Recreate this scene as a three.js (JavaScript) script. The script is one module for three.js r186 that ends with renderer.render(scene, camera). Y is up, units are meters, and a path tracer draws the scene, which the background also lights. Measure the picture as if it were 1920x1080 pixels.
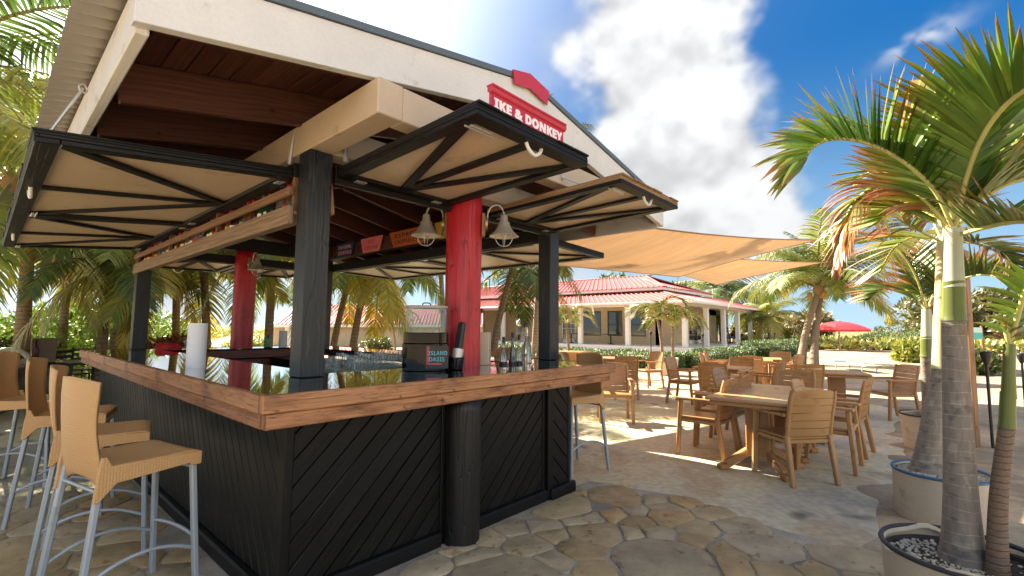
import * as THREE from 'three';
import { mergeGeometries } from 'three/addons/utils/BufferGeometryUtils.js';

// ---------- camera ----------
const W = 1920, H = 1080, FPX = 887.97;
const scene = new THREE.Scene();
const camera = new THREE.PerspectiveCamera(2 * Math.atan(H / 2 / FPX) * 180 / Math.PI, W / H, 0.05, 4000);
camera.position.set(-0.89, 1.42, 2.324);
camera.rotation.set(0.086, -0.842, 0.009, 'YXZ');
camera.updateMatrixWorld();
// ---------- sun and sky ----------
const SUN_AZ = 2 * Math.PI / 180, SUN_EL = 38 * Math.PI / 180;   // azimuth from -z towards +x
const sunDir = new THREE.Vector3(Math.sin(SUN_AZ) * Math.cos(SUN_EL), Math.sin(SUN_EL), -Math.cos(SUN_AZ) * Math.cos(SUN_EL));
const sun = new THREE.DirectionalLight(new THREE.Color(1, 0.88, 0.70), 3.2);
sun.position.copy(sunDir).multiplyScalar(60).add(new THREE.Vector3(8, 0, -2));
sun.target.position.set(8, 0, -2);
sun.castShadow = true; sun.shadow.mapSize.set(4096, 4096); sun.shadow.radius = 1;
Object.assign(sun.shadow.camera, { left: -40, right: 40, top: 40, bottom: -40, near: 1, far: 160 });
scene.add(sun, sun.target);
const renderer = new THREE.WebGLRenderer({ antialias: true });
renderer.setSize(1024, 576);
renderer.toneMapping = THREE.LinearToneMapping;
renderer.toneMappingExposure = 8.4;
renderer.shadowMap.enabled = true;

// ---------- random and noise ----------
function rng(seed) { let a = seed >>> 0; return () => { a = (a + 0x6D2B79F5) | 0; let t = Math.imul(a ^ (a >>> 15), 1 | a); t = (t + Math.imul(t ^ (t >>> 7), 61 | t)) ^ t; return ((t ^ (t >>> 14)) >>> 0) / 4294967296; }; }
const R0 = rng(7);
const rr = (a, b, r = R0) => a + (b - a) * r();
const clamp = (x, a = 0, b = 1) => Math.min(b, Math.max(a, x));
const mix = (a, b, t) => a + (b - a) * t;
const sst = (a, b, x) => { const t = clamp((x - a) / (b - a)); return t * t * (3 - 2 * t); };
const PERM = new Uint16Array(2048), RAND = new Float32Array(2048);
{ const r = rng(99), p = Array.from({ length: 1024 }, (_, i) => i); for (let i = 1023; i > 0; i--) { const j = Math.floor(r() * (i + 1)); [p[i], p[j]] = [p[j], p[i]]; } for (let i = 0; i < 2048; i++) { PERM[i] = p[i & 1023]; RAND[i] = hashf(i & 1023); } function hashf() { return r(); } for (let i = 0; i < 1024; i++) RAND[i + 1024] = RAND[i]; }
function vn(x, y, px = 0, py = 0, s = 1) {           // value noise, periodic when px, py are set
  const xi = Math.floor(x), yi = Math.floor(y), fx = x - xi, fy = y - yi;
  const u = fx * fx * (3 - 2 * fx), v = fy * fy * (3 - 2 * fy);
  let x0 = xi, x1 = xi + 1, y0 = yi, y1 = yi + 1;
  if (px) { x0 = ((xi % px) + px) % px; x1 = x0 + 1 === px ? 0 : x0 + 1; }
  if (py) { y0 = ((yi % py) + py) % py; y1 = y0 + 1 === py ? 0 : y0 + 1; }
  const so = (s * 131) & 1023, A = PERM[((x0 & 1023) + so) & 1023], B = PERM[((x1 & 1023) + so) & 1023], c = y0 & 1023, d = y1 & 1023;
  const a0 = RAND[A + c], b0 = RAND[B + c], a1 = RAND[A + d], b1 = RAND[B + d];
  const m0 = a0 + (b0 - a0) * u, m1 = a1 + (b1 - a1) * u; return m0 + (m1 - m0) * v;
}
function vn3(x, y, z, s) { const zi = Math.floor(z), f = z - zi, t = f * f * (3 - 2 * f); return mix(vn(x, y, 0, 0, s + (zi & 63) * 7), vn(x, y, 0, 0, s + ((zi + 1) & 63) * 7), t); }
function fbm3(x, y, z, s, oct) { let a = 1, sum = 0, n = 0; x += 40; y += 40; z += 40; for (let o = 0; o < oct; o++) { sum += a * vn3(x, y, z, s + o * 3); n += a; x *= 2; y *= 2; z *= 2; a *= .5; } return sum / n; }
function fbm(x, y, px, py, s, oct = 5, gain = 0.5) {
  let a = 1, sum = 0, n = 0;
  for (let o = 0; o < oct; o++) { sum += a * vn(x, y, px, py, s + o * 17); n += a; x *= 2; y *= 2; px *= 2; py *= 2; a *= gain; }
  return sum / n;
}
// ---------- sky texture: clear gradient, haze round the sun, one tower cumulus, broken cloud and added fill cloud out of view ----------
function makeSky() {
  const w = 1600, h = 800, d = new Float32Array(w * h * 4);
  const n3 = fbm3;
  const D2R = Math.PI / 180;
  // cumulus lobes: azimuth, elevation, half-width, half-height (degrees), strength
  const lobes = [[66, 40, 8.5, 7, 1.05], [65, 31, 6.8, 6.5, 1.1], [67, 24, 7, 6.2, 1.1], [70, 17, 7.8, 6, 1.08], [69, 10, 11, 5, .9], [63, 15, 4, 5, .5], [54.5, 31.5, 2.2, 2.0, .45], [74, 37, 4, 4, .6], [48, 36, 3, 1.6, .35]];
  for (let j = 0; j < h; j++) for (let i = 0; i < w; i++) {
    const th = (i / w - 0.5) * 2 * Math.PI, el = ((j + .5) / h - 0.5) * Math.PI;
    const X = Math.cos(el) * Math.cos(th), Y = Math.sin(el), Z = Math.cos(el) * Math.sin(th);
    const az = Math.atan2(X, -Z) / D2R, e = el / D2R;
    const cs = X * sunDir.x + Y * sunDir.y + Z * sunDir.z, ang = Math.acos(clamp(cs, -1, 1)) / D2R;
    const t = sst(-2, 30, e);
    let r = mix(.078, .0006, Math.pow(t, .6)), g = mix(.104, .0215, Math.pow(t, .8)), b = mix(.122, .066, Math.pow(t, .95));
    const hz = Math.exp(-ang * ang / (2 * 18 * 18)) * .40 + Math.exp(-ang / 14) * .28;   // haze scattered forward round the sun
    r += hz * 1.0; g += hz * .98; b += hz * .93;
    if (e > -3) {
      const q = n3(X * 4.2, Y * 6.5, Z * 4.2, 11, 6), q2 = n3(X * 13, Y * 16, Z * 13, 31, 5), q3 = n3(X * 2 + 5, Y * 5, Z * 2, 71, 5);
      let c = 0;
      for (const [a0, e0, wa, we, s] of lobes) { let da = az - a0; da = ((da + 540) % 360) - 180; const k = (da / wa) ** 2 + ((e - e0) / we) ** 2; if (k < 6) c += s * Math.exp(-k * .8); }
      const edge = c + (q - .5) * 1.5 + (q2 - .5) * 1.5;
      const big = sst(.30, .95, edge) * sst(.05, .42, c);
      const thin = sst(.40, .66, q3 * .6 + q * .55 - .04) * .8 * sst(55, 36, Math.abs(az - 15)) ;
      const w1 = Math.exp(-(((az - 90) / 2.8) ** 2 + ((e - 25.6 - (az - 90) * .22) / .9) ** 2)), wisp = .75 * w1 * sst(.50, .68, n3(X * 34, Y * 52, Z * 34, 91, 4) + .12 * w1);
      const rest = sst(.42, .57, q) * sst(100, 125, Math.abs(az - 30)) * sst(4, 12, e) * .9;   // added cloud out of view, fills the shaded floor and bar front
      const sh = .077 + .044 * sst(.36, .62, q2 * .6 + q * .4) + .014 * sst(.5, 1.3, edge) - .02 * sst(24, 8, e), fillGain = 1 + 5.6 * sst(72, 150, ang);   // clouds away from the sun brightened as fill for the shade
      const k = clamp(Math.max(big, thin, wisp, rest));
      r = mix(r, sh * fillGain * mix(.98, 1, (fillGain - 1) / 5.6), k); g = mix(g, sh * fillGain * mix(.99, .95, (fillGain - 1) / 5.6), k); b = mix(b, sh * fillGain * mix(1, .86, (fillGain - 1) / 5.6), k);
    } else { r = .09; g = .08; b = .065; }
    const o = (j * w + i) * 4; d[o] = r; d[o + 1] = g; d[o + 2] = b; d[o + 3] = 1;
  }
  const tx = new THREE.DataTexture(d, w, h, THREE.RGBAFormat, THREE.FloatType);
  tx.mapping = THREE.EquirectangularReflectionMapping; tx.magFilter = tx.minFilter = THREE.LinearFilter; tx.needsUpdate = true;
  return tx;
}
const skyTex = makeSky();
scene.background = skyTex; scene.environment = skyTex;

// ---------- pixel of the photograph to a point on a plane or at a distance ----------
const V = (x, y, z) => new THREE.Vector3(x, y, z);
function ray(u, v) { return V((u - W / 2) / FPX, -(v - H / 2) / FPX, -1).applyQuaternion(camera.quaternion); }
function at(u, v, o) {
  const d = ray(u, v), c = camera.position; let k;
  if (o.y !== undefined) k = (o.y - c.y) / d.y; else if (o.x !== undefined) k = (o.x - c.x) / d.x; else if (o.z !== undefined) k = (o.z - c.z) / d.z;
  else k = o.d / Math.hypot(d.x, d.z);
  return c.clone().addScaledVector(d, k);
}
// ---------- textures ----------
function dtex(w, h, fn, srgb = true, rep) {
  const d = new Uint8Array(w * h * 4);
  for (let j = 0; j < h; j++) for (let i = 0; i < w; i++) { const c = fn(i / w, j / h), o = (j * w + i) * 4; const a = Array.isArray(c) ? c : [c, c, c]; d[o] = clamp(a[0], 0, 1) * 255; d[o + 1] = clamp(a[1], 0, 1) * 255; d[o + 2] = clamp(a[2], 0, 1) * 255; d[o + 3] = 255; }
  const t = new THREE.DataTexture(d, w, h); t.magFilter = THREE.LinearFilter; t.minFilter = THREE.LinearMipmapLinearFilter; t.generateMipmaps = true;
  t.wrapS = t.wrapT = THREE.RepeatWrapping; if (srgb) t.colorSpace = THREE.SRGBColorSpace; if (rep) t.repeat.set(rep[0], rep[1]); t.needsUpdate = true; return t;
}
function rep(t, x, y) { const c = t.clone(); c.repeat.set(x, y); c.needsUpdate = true; return c; }
const grainFn = (u, v) => {   // wood: long fibres, growth bands, a few knots
  let kn = 0; for (const [a, b, r] of [[.22, .3, .02], [.7, .75, .026], [.52, .12, .015]]) { const k = Math.hypot((u - a) * 2.4, (v - b)); kn += Math.exp(-((k / r) ** 2)); v += .018 * Math.exp(-((k / (r * 3)) ** 2)) * Math.sign(v - b); }
  const w = fbm(u * 3, v * 5, 3, 5, 3, 3);
  const f = fbm(u * 6, v * 90, 6, 90, 5, 3), band = .5 + .5 * Math.sin((v * 14 + w * 2.2) * 2 * Math.PI);
  return clamp(.60 + .34 * f + .14 * (band - .5) + .18 * (w - .5) - .5 * Math.min(1, kn));
};
const grain = dtex(1024, 512, (u, v) => grainFn(u, v), true, [1 / 1.4, 1 / .5]);
const grainB = dtex(1024, 512, (u, v) => grainFn(u, v), false, [1 / 1.4, 1 / .5]);
const blotchFn = (u, v) => .72 + .22 * (fbm(u * 5, v * 5, 5, 5, 21, 6, .6) - .5) * 2 + .12 * (vn(u * 220, v * 220, 220, 220, 4) - .5);
const blotch = dtex(1024, 1024, blotchFn, true, [1 / 1.6, 1 / 1.6]);
const paintT = dtex(1024, 1024, (u, v) => .93 + .10 * (fbm(u * 4, v * 4, 4, 4, 25, 6, .6) - .5) + .03 * (vn(u * 200, v * 200, 200, 200, 4) - .5) - .10 * sst(.66, .8, fbm(u * 14, v * 14, 14, 14, 29, 5, .6)), true, [1 / 1.7, 1 / 1.7]);
const blotchB = dtex(512, 512, (u, v) => fbm(u * 12, v * 12, 12, 12, 45, 6, .62), false, [1 / .8, 1 / .8]);
const checkFn = (u, v) => { const f = fbm(u * 3, v * 46, 3, 46, 61, 4, .6), w = fbm(u * 2, v * 6, 2, 6, 63, 3); const l = Math.abs(vn(u * 3 + w, v * 26, 3, 26, 67) - .5); return clamp(.35 + .55 * f + .12 * w - .75 * sst(.035, .0, l)); };
const checkT = dtex(1024, 512, (u, v) => .62 + .38 * checkFn(u, v), true, [1 / 1.5, 1 / .45]);
const checkB = dtex(1024, 512, checkFn, false, [1 / 1.5, 1 / .45]);     // weathered, cracked timber
const scuffT = dtex(1024, 512, (u, v) => { const k = checkFn(u, v), w = sst(.70, .80, fbm(u * 7, v * 22, 7, 22, 171, 5, .62)), d = sst(.60, .85, fbm(u * 3, v * 9, 3, 9, 175, 5, .6)), p = sst(.80, .86, vn(u * 120, v * 200, 120, 200, 177)); const b = .36 + .16 * k + .10 * d; return [b + .42 * w * (.4 + .6 * k) + .25 * p, b + .36 * w * (.4 + .6 * k) + .22 * p, b + .29 * w * (.4 + .6 * k) + .18 * p]; }, true, [1 / 1.5, 1 / .45]);
const redT = dtex(1024, 512, (u, v) => { const k = checkFn(u, v), d = sst(.55, .8, fbm(u * 3, v * 14, 3, 14, 181, 5, .62)), p = sst(.72, .80, fbm(u * 8, v * 40, 8, 40, 185, 4, .6)); const b = .70 + .30 * k - .18 * d; return [b - .25 * p, b - .2 * p, b - .15 * p]; }, true, [1 / 1.5, 1 / .45]);
const woodT = dtex(1024, 512, (u, v) => { const g = grainFn(u, v), k = checkFn(u, v), d = sst(.48, .75, fbm(u * 4, v * 5, 4, 5, 191, 5, .6)), p = sst(.66, .78, fbm(u * 12, v * 22, 12, 22, 195, 4, .6)); const b = .50 * g + .42 * k + .24 - .20 * d - .16 * p; return [b, b * (1 - .05 * d), b * (1 - .08 * d)]; }, true, [1 / 1.1, 1 / .33]);
const weaveB = dtex(256, 256, (u, v) => { const n = 16, a = Math.floor(u * n), b = Math.floor(v * n), fu = u * n - a, fv = v * n - b; return (a + b) % 2 ? .3 + .7 * Math.sin(Math.PI * fu) * (.6 + .4 * Math.sin(Math.PI * fv)) : .3 + .7 * Math.sin(Math.PI * fv) * (.6 + .4 * Math.sin(Math.PI * fu)); }, false, [1 / .2, 1 / .2]);
const sandT = dtex(1024, 1024, (u, v) => { const f = fbm(u * 5, v * 5, 5, 5, 81, 6, .6), g = vn(u * 400, v * 400, 400, 400, 83); const s = sst(.62, .75, fbm(u * 9, v * 9, 9, 9, 85, 4)); const k = .78 + .22 * (f - .5) * 2 + .1 * (g - .5) - .1 * s; return [k, k * .93, k * .82]; }, true, [1 / 4, 1 / 4]);
const sandB = dtex(1024, 1024, (u, v) => .6 * fbm(u * 14, v * 14, 14, 14, 91, 5, .55) + .4 * fbm(u * 34, v * 34, 34, 34, 93, 3), false, [1 / 4, 1 / 4]);
const slabFn = (u, v) => {   // worn stone slab: tan, grey and rust smears
  const a = fbm(u * 26, v * 26, 0, 0, 101, 5, .58), b = fbm(u * 18 + 7, v * 18, 0, 0, 107, 5, .6), c = fbm(u * 46, v * 46, 0, 0, 109, 4, .6), g = vn(u * 700, v * 700, 0, 0, 3), m = fbm(u * 70, v * 70, 0, 0, 119, 3);
  let r = .81, gg = .765, bb = .67;
  const gray = sst(.46, .62, a), tan = sst(.5, .64, b), rust = sst(.58, .72, c), dk = sst(.60, .74, m * .6 + a * .4);
  r = mix(r, .72, gray * .8); gg = mix(gg, .69, gray * .8); bb = mix(bb, .65, gray * .8);
  r = mix(r, .84, tan * .7); gg = mix(gg, .76, tan * .7); bb = mix(bb, .60, tan * .7);
  r = mix(r, .70, rust * .45); gg = mix(gg, .57, rust * .45); bb = mix(bb, .44, rust * .45);
  const k = (1 - .5 * dk) * (.92 + .16 * (g - .5)); return [r * k, gg * k, bb * k];
};
const slabT = dtex(1400, 1400, slabFn, true, [1 / 24, 1 / 24]);
const slabB = dtex(1024, 1024, (u, v) => .6 * fbm(u * 60, v * 60, 60, 60, 111, 5, .6) + .4 * fbm(u * 26, v * 26, 26, 26, 113, 3), false, [1 / 12, 1 / 12]);
const stoneT = dtex(1024, 1024, (u, v) => { const a = fbm(u * 7, v * 7, 7, 7, 121, 6, .62), b = fbm(u * 20, v * 20, 20, 20, 123, 4), s = sst(.68, .78, fbm(u * 40, v * 40, 40, 40, 127, 3)); const k = .80 + .3 * (a - .5) + .14 * (b - .5); return [k * (1 - .14 * s), k * (.965 - .2 * s), k * (.92 - .26 * s)]; }, true, [1 / 1.9, 1 / 1.9]);
const ringFn = (u, v) => { const w = fbm(u * 6, v * 8, 6, 8, 131, 3), p = v * 12 + (w - .5) * .5, f = p - Math.floor(p); return clamp(.5 + .35 * fbm(u * 22, v * 60, 22, 60, 133, 4, .6) - .38 * Math.exp(-(((f - .5) / .09) ** 2)) + .1 * Math.exp(-(((f - .34) / .1) ** 2))); };
const ringT = dtex(256, 1024, (u, v) => { const k = .45 + .55 * ringFn(u, v), l = sst(.6, .75, fbm(u * 5, v * 16, 5, 16, 137, 4)); return [k, mix(k * .95, k, l), mix(k * .9, k * .98, l)]; });
const ringB = dtex(256, 1024, ringFn, false);
const ringNF = (u, v) => { const w = fbm(u * 5, v * 6, 5, 6, 231, 3), p = v * 12 + (w - .5) * .35, f = p - Math.floor(p), s = fbm(u * 26, v * 12, 26, 12, 233, 4, .6); return clamp(.42 + .30 * s + .26 * Math.exp(-(((f - .5) / .035) ** 2)) * (.4 + .9 * vn(u * 20, Math.floor(p), 20, 12, 3)) - .16 * sst(.62, .75, fbm(u * 7, v * 18, 7, 18, 239, 4)) + .14 * sst(.6, .72, fbm(u * 9, v * 9, 9, 9, 241, 4))); };
const ringN = dtex(512, 1024, (u, v) => { const k = .35 + .72 * ringNF(u, v); return [k, k * .955, k * .95]; }), ringNB = dtex(512, 1024, ringNF, false);
const granT = dtex(512, 512, (u, v) => { const a = vn(u * 90, v * 90, 90, 90, 141), b = vn(u * 60, v * 60, 60, 60, 143); return a > .66 ? [.78, .66, .55] : b > .6 ? [.55, .36, .27] : [.33, .25, .21]; }, true, [1 / .5, 1 / .5]);
const sailT = dtex(512, 512, (u, v) => { const k = .86 + .1 * (fbm(u * 40, v * 3, 40, 3, 151, 3) - .5) * 2 + .06 * Math.sin(u * 90 * 2 * Math.PI) * .6; return [k, k * .98, k * .95]; }, true, [1 / 1.2, 1 / 1.2]);
// ---------- materials ----------
const lin = (r, g, b) => new THREE.Color().setRGB(r, g, b);
const std = (c, rough = .7, o = {}) => new THREE.MeshStandardMaterial({ color: c, roughness: rough, ...o });
const phy = (c, rough = .7, o = {}) => new THREE.MeshPhysicalMaterial({ color: c, roughness: rough, ...o });
const wood = (c, rough = .6, bs = .0012, o = {}) => std(c, rough, { map: grain, bumpMap: grainB, bumpScale: bs, ...o });
const M = {
  fascia: [std(lin(.50, .225, .095), .55, { map: woodT, bumpMap: checkB, bumpScale: .0018 }), std(lin(.56, .26, .11), .55, { map: woodT, bumpMap: checkB, bumpScale: .0018 }), std(lin(.44, .19, .08), .55, { map: woodT, bumpMap: checkB, bumpScale: .0018 })],
  shelfWood: wood(lin(.46, .30, .18), .55), rail: wood(lin(.36, .19, .09), .5), wedge: wood(lin(.5, .27, .12), .5),
  blackPaint: [0, 1, 2].map(k => phy(lin(...[[.026, .023, .021], [.033, .029, .026], [.022, .020, .018]][k]), [.46, .5, .44][k], { map: scuffT, bumpMap: checkB, bumpScale: .0014, specularIntensity: .55 })),
  post: std(lin(.066, .082, .098), .42, { map: scuffT, bumpMap: checkB, bumpScale: .004 }),
  log: std(lin(.032, .027, .023), .5, { map: scuffT, bumpMap: checkB, bumpScale: .005 }),
  red: std(lin(.62, .018, .035), .34, { map: redT, bumpMap: checkB, bumpScale: .0035 }),
  redSign: std(lin(.52, .035, .055), .35),
  cream: std(lin(.66, .50, .34), .6, { map: paintT, bumpMap: grainB, bumpScale: .0006 }),
  white: std(lin(.80, .77, .73), .55, { map: paintT, bumpMap: grainB, bumpScale: .0022 }),
  panel: std(lin(.74, .56, .38), .36, { map: paintT, bumpMap: blotchB, bumpScale: .0004 }),
  rafter: [wood(lin(.145, .045, .024), .5), wood(lin(.12, .036, .020), .5), wood(lin(.17, .055, .029), .5)],
  plank: [wood(lin(.17, .052, .028), .5), wood(lin(.14, .042, .022), .5), wood(lin(.20, .064, .034), .5), wood(lin(.155, .045, .027), .5)],
  roofTin: std(lin(.42, .38, .33), .5, { metalness: .35 }), slate: std(lin(.10, .13, .15), .5),
  plyEdge: wood(lin(.48, .28, .13), .75, .003),
  metal: std(lin(.55, .52, .47), .4, { metalness: .45 }), galv: std(lin(.60, .60, .58), .45, { metalness: .7 }), brass: std(lin(.45, .34, .2), .4, { metalness: .8 }),
  lampIn: std(lin(.8, .74, .62), .6), bulb: phy(lin(.9, .88, .82), .1, { transmission: .6 }),
  glass: phy(lin(.97, .98, .98), .03, { transmission: 1, thickness: 0, ior: 1.45 }),
  counter: phy(lin(.012, .013, .013), .045, { clearcoat: 1, clearcoatRoughness: .02 }),
  seam: std(lin(.02, .02, .02), .8),
  stool: std(lin(.58, .33, .135), .5, { bumpMap: weaveB, bumpScale: .003 }), stoolLeg: std(lin(.42, .47, .52), .4, { metalness: .2, map: paintT }),
  chair: std(lin(.49, .265, .105), .36, { map: paintT, bumpMap: grainB, bumpScale: .0002 }), chair2: std(lin(.44, .225, .085), .38, { map: paintT, bumpMap: grainB, bumpScale: .0002 }), table: std(lin(.54, .29, .13), .34, { map: paintT, bumpMap: grainB, bumpScale: .0003 }),
  sail: phy(lin(.54, .33, .17), .9, { map: sailT, transmission: .36, thickness: 0, side: THREE.DoubleSide }),
  cable: std(lin(.12, .11, .1), .5, { metalness: .6 }),
  pot: std(lin(.66, .53, .38), .55, { map: paintT, bumpMap: blotchB, bumpScale: .002 }), potIn: std(lin(.03, .03, .032), .6), blueRim: std(lin(.03, .12, .22), .5), soil: std(lin(.10, .075, .05), .95, { bumpMap: blotchB, bumpScale: .02, map: blotch }),
  pebble: [std(lin(.46, .40, .31), .85), std(lin(.42, .36, .28), .8), std(lin(.64, .58, .48), .8)],
  sand: std(lin(.60, .545, .475), .95, { map: sandT, bumpMap: sandB, bumpScale: .05 }),
  slab: std(lin(.98, .98, .92), .6, { map: slabT, bumpMap: slabB, bumpScale: .012 }), mortar: std(lin(.64, .56, .44), .8, { map: blotch, bumpMap: blotchB, bumpScale: .006 }),
  trunk: std(lin(.38, .30, .23), .85, { map: ringT, bumpMap: ringB, bumpScale: .02 }), trunkNear: std(lin(.41, .375, .30), .7, { map: ringN, bumpMap: ringNB, bumpScale: .0035 }), trunkYoung: std(lin(.27, .19, .13), .6, { map: ringT, bumpMap: ringB, bumpScale: .004 }),
  shaft: phy(lin(.28, .34, .06), .4, { map: rep(blotch, 1, 1) }), shaftPale: phy(lin(.60, .55, .30), .4), shaftWax: phy(lin(.50, .50, .36), .5, { map: rep(paintT, 1, 1) }), fibre: std(lin(.30, .17, .07), .9),
  rachis: std(lin(.48, .44, .14), .5), rachisG: std(lin(.28, .36, .08), .5),
  roofRed: std(lin(.40, .085, .08), .5), roofRib: std(lin(.46, .14, .13), .45),
  wall: std(lin(.62, .48, .30), .8, { map: paintT }), wallInner: std(lin(.62, .48, .30), .8, { map: paintT }), trim: std(lin(.80, .76, .68), .5), darkFrame: std(lin(.03, .03, .03), .4),
  winGlass: phy(lin(.05, .055, .05), .04, { clearcoat: 1 }),
  green: std(lin(.02, .10, .075), .4), paper: std(lin(.78, .79, .82), .7), carton: std(lin(.60, .50, .38), .8), gloss: phy(lin(.006, .006, .007), .10, { specularIntensity: .6 }), black: std(lin(.015, .015, .016), .5),
  redCloth: std(lin(.62, .035, .04), .6, { side: THREE.DoubleSide }), granite: std(lin(.8, .8, .8), .25, { map: granT }), plasticWhite: std(lin(.75, .73, .70), .4),
};
const leafMat = (o = {}) => phy(lin(1, 1, 1), .55, { vertexColors: true, transmission: .55, thickness: 0, side: THREE.DoubleSide, ...o });
M.leaf = leafMat(); M.leafGloss = leafMat({ roughness: .42, transmission: .42 });
// ---------- object helpers ----------
const used = {};
function numbered(n) { if (used[n] === undefined) { used[n] = 0; return n; } used[n]++; return n + '_' + String(used[n]).padStart(3, '0'); }
function shadow(o) { o.traverse(c => { if (c.isMesh) { c.castShadow = true; c.receiveShadow = true; } }); return o; }
function obj(name, geos, mat, parent) {
  const g = Array.isArray(geos) ? (geos.length > 1 ? mergeGeometries(geos.map(x => norm(x))) : geos[0]) : geos;
  const m = new THREE.Mesh(g, mat); m.castShadow = m.receiveShadow = true;
  if (parent) { m.name = name; parent.add(m); } else { m.name = numbered(name); scene.add(m); }
  return m;
}
function norm(g) { g = g.index ? g.toNonIndexed() : g; for (const k of Object.keys(g.attributes)) if (!['position', 'normal', 'uv', 'color'].includes(k)) g.deleteAttribute(k); return g; }
function tag(o, label, category, group) { o.userData.label = label; o.userData.category = category; if (group) o.userData.group = group; return o; }
function thing(name, label, category, pos = [0, 0, 0], turn = 0, group) { const o = new THREE.Group(); o.name = numbered(name); scene.add(o); o.position.set(...pos); o.rotation.y = turn; return tag(o, label, category, group); }
function struct(name, geos, mat) { const m = obj(name, geos, mat); m.userData.kind = 'structure'; return m; }
function copy(src, pos, turn, label, group) { const r = src.clone(); r.name = numbered(src.name.replace(/_\d{3}$/, '')); scene.add(r); r.position.set(...pos); r.rotation.y = turn; r.userData = { ...src.userData }; if (label) r.userData.label = label; if (group) r.userData.group = group; return r; }
// chamfered box with uv in metres, grain along the longest side
function cb(w, h, d, c = .004, uo = rr(0, 9), vo = rr(0, 9)) {
  const hf = [w / 2, h / 2, d / 2], P = [], dims = [w, h, d]; c = Math.min(c, w * .3, h * .3, d * .3);
  const tri = (a, b, e) => { const n = V(...b).sub(V(...a)).cross(V(...e).sub(V(...a))); const ce = V(a[0] + b[0] + e[0], a[1] + b[1] + e[1], a[2] + b[2] + e[2]); P.push(n.dot(ce) > 0 ? [a, b, e] : [a, e, b]); };
  const quad = (a, b, e, f) => { tri(a, b, e); tri(a, e, f); };
  const pt = (ax, s) => { const v = [0, 0, 0]; for (let k = 0; k < 3; k++) v[k] = s[k] * (k === ax ? hf[k] : hf[k] - c); return v; };
  for (let a = 0; a < 3; a++) { const b = (a + 1) % 3, e = (a + 2) % 3; for (const s of [-1, 1]) { const q = [[-1, -1], [1, -1], [1, 1], [-1, 1]].map(([x, y]) => { const v = [0, 0, 0]; v[a] = s; v[b] = x; v[e] = y; return pt(a, v); }); quad(...q); } }
  if (c > 0) {
    for (let a = 0; a < 3; a++) { const b = (a + 1) % 3, e = (a + 2) % 3; for (const s of [-1, 1]) for (const t of [-1, 1]) { const A = [0, 0, 0], B = [0, 0, 0]; A[a] = s; A[b] = t; A[e] = -1; B[a] = s; B[b] = t; B[e] = 1; quad(pt(a, A), pt(a, B), pt(b, B), pt(b, A)); } }
    for (const x of [-1, 1]) for (const y of [-1, 1]) for (const z of [-1, 1]) tri(pt(0, [x, y, z]), pt(1, [x, y, z]), pt(2, [x, y, z]));
  }
  const pos = [], nor = [], uv = [];
  for (const t of P) { const n = V(...t[1]).sub(V(...t[0])).cross(V(...t[2]).sub(V(...t[0]))).normalize(), an = [Math.abs(n.x), Math.abs(n.y), Math.abs(n.z)], na = an.indexOf(Math.max(...an)); const o = [0, 1, 2].filter(k => k !== na); if (dims[o[1]] > dims[o[0]]) o.reverse(); for (const v of t) { pos.push(...v); nor.push(n.x, n.y, n.z); uv.push(v[o[0]] + uo, v[o[1]] + vo); } }
  return geo(pos, nor, uv);
}
function geo(pos, nor, uv, col) { const g = new THREE.BufferGeometry(); g.setAttribute('position', new THREE.Float32BufferAttribute(pos, 3)); if (nor) g.setAttribute('normal', new THREE.Float32BufferAttribute(nor, 3)); if (uv) g.setAttribute('uv', new THREE.Float32BufferAttribute(uv, 2)); if (col) g.setAttribute('color', new THREE.Float32BufferAttribute(col, 3)); return g; }
const tr = (g, x, y, z, rx = 0, ry = 0, rz = 0) => { if (rx || ry || rz) g.applyMatrix4(new THREE.Matrix4().makeRotationFromEuler(new THREE.Euler(rx, ry, rz, 'YXZ'))); return g.translate(x, y, z); };
const box = (x0, x1, y0, y1, z0, z1, c) => tr(cb(Math.abs(x1 - x0), Math.abs(y1 - y0), Math.abs(z1 - z0), c), (x0 + x1) / 2, (y0 + y1) / 2, (z0 + z1) / 2);
// a bar of rectangular section between two points (w across, h in the up direction)
function bar(a, b, w, h, c = .003, up = V(0, 1, 0)) {
  const d = b.clone().sub(a), L = d.length(); d.normalize(); const s = V(0, 0, 0).crossVectors(up, d); if (s.lengthSq() < 1e-6) s.set(1, 0, 0); s.normalize(); const u = V(0, 0, 0).crossVectors(d, s);
  const g = cb(w, h, L, c); g.applyMatrix4(new THREE.Matrix4().makeBasis(s, u, d)); return g.translate((a.x + b.x) / 2, (a.y + b.y) / 2, (a.z + b.z) / 2);
}
function tube(pts, r, seg = 8, n = 0, closed = false) { const c = new THREE.CatmullRomCurve3(pts, closed); return new THREE.TubeGeometry(c, n || Math.max(2, pts.length * 5), r, seg, closed); }
function rod(a, b, r, seg = 8, r2 = r) { const d = b.clone().sub(a), L = d.length(); const g = new THREE.CylinderGeometry(r2, r, L, seg); g.applyQuaternion(new THREE.Quaternion().setFromUnitVectors(V(0, 1, 0), d.normalize())); return g.translate((a.x + b.x) / 2, (a.y + b.y) / 2, (a.z + b.z) / 2); }
const lathe = (pts, seg = 24) => new THREE.LatheGeometry(pts.map(p => new THREE.Vector2(p[0], p[1])), seg);
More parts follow.
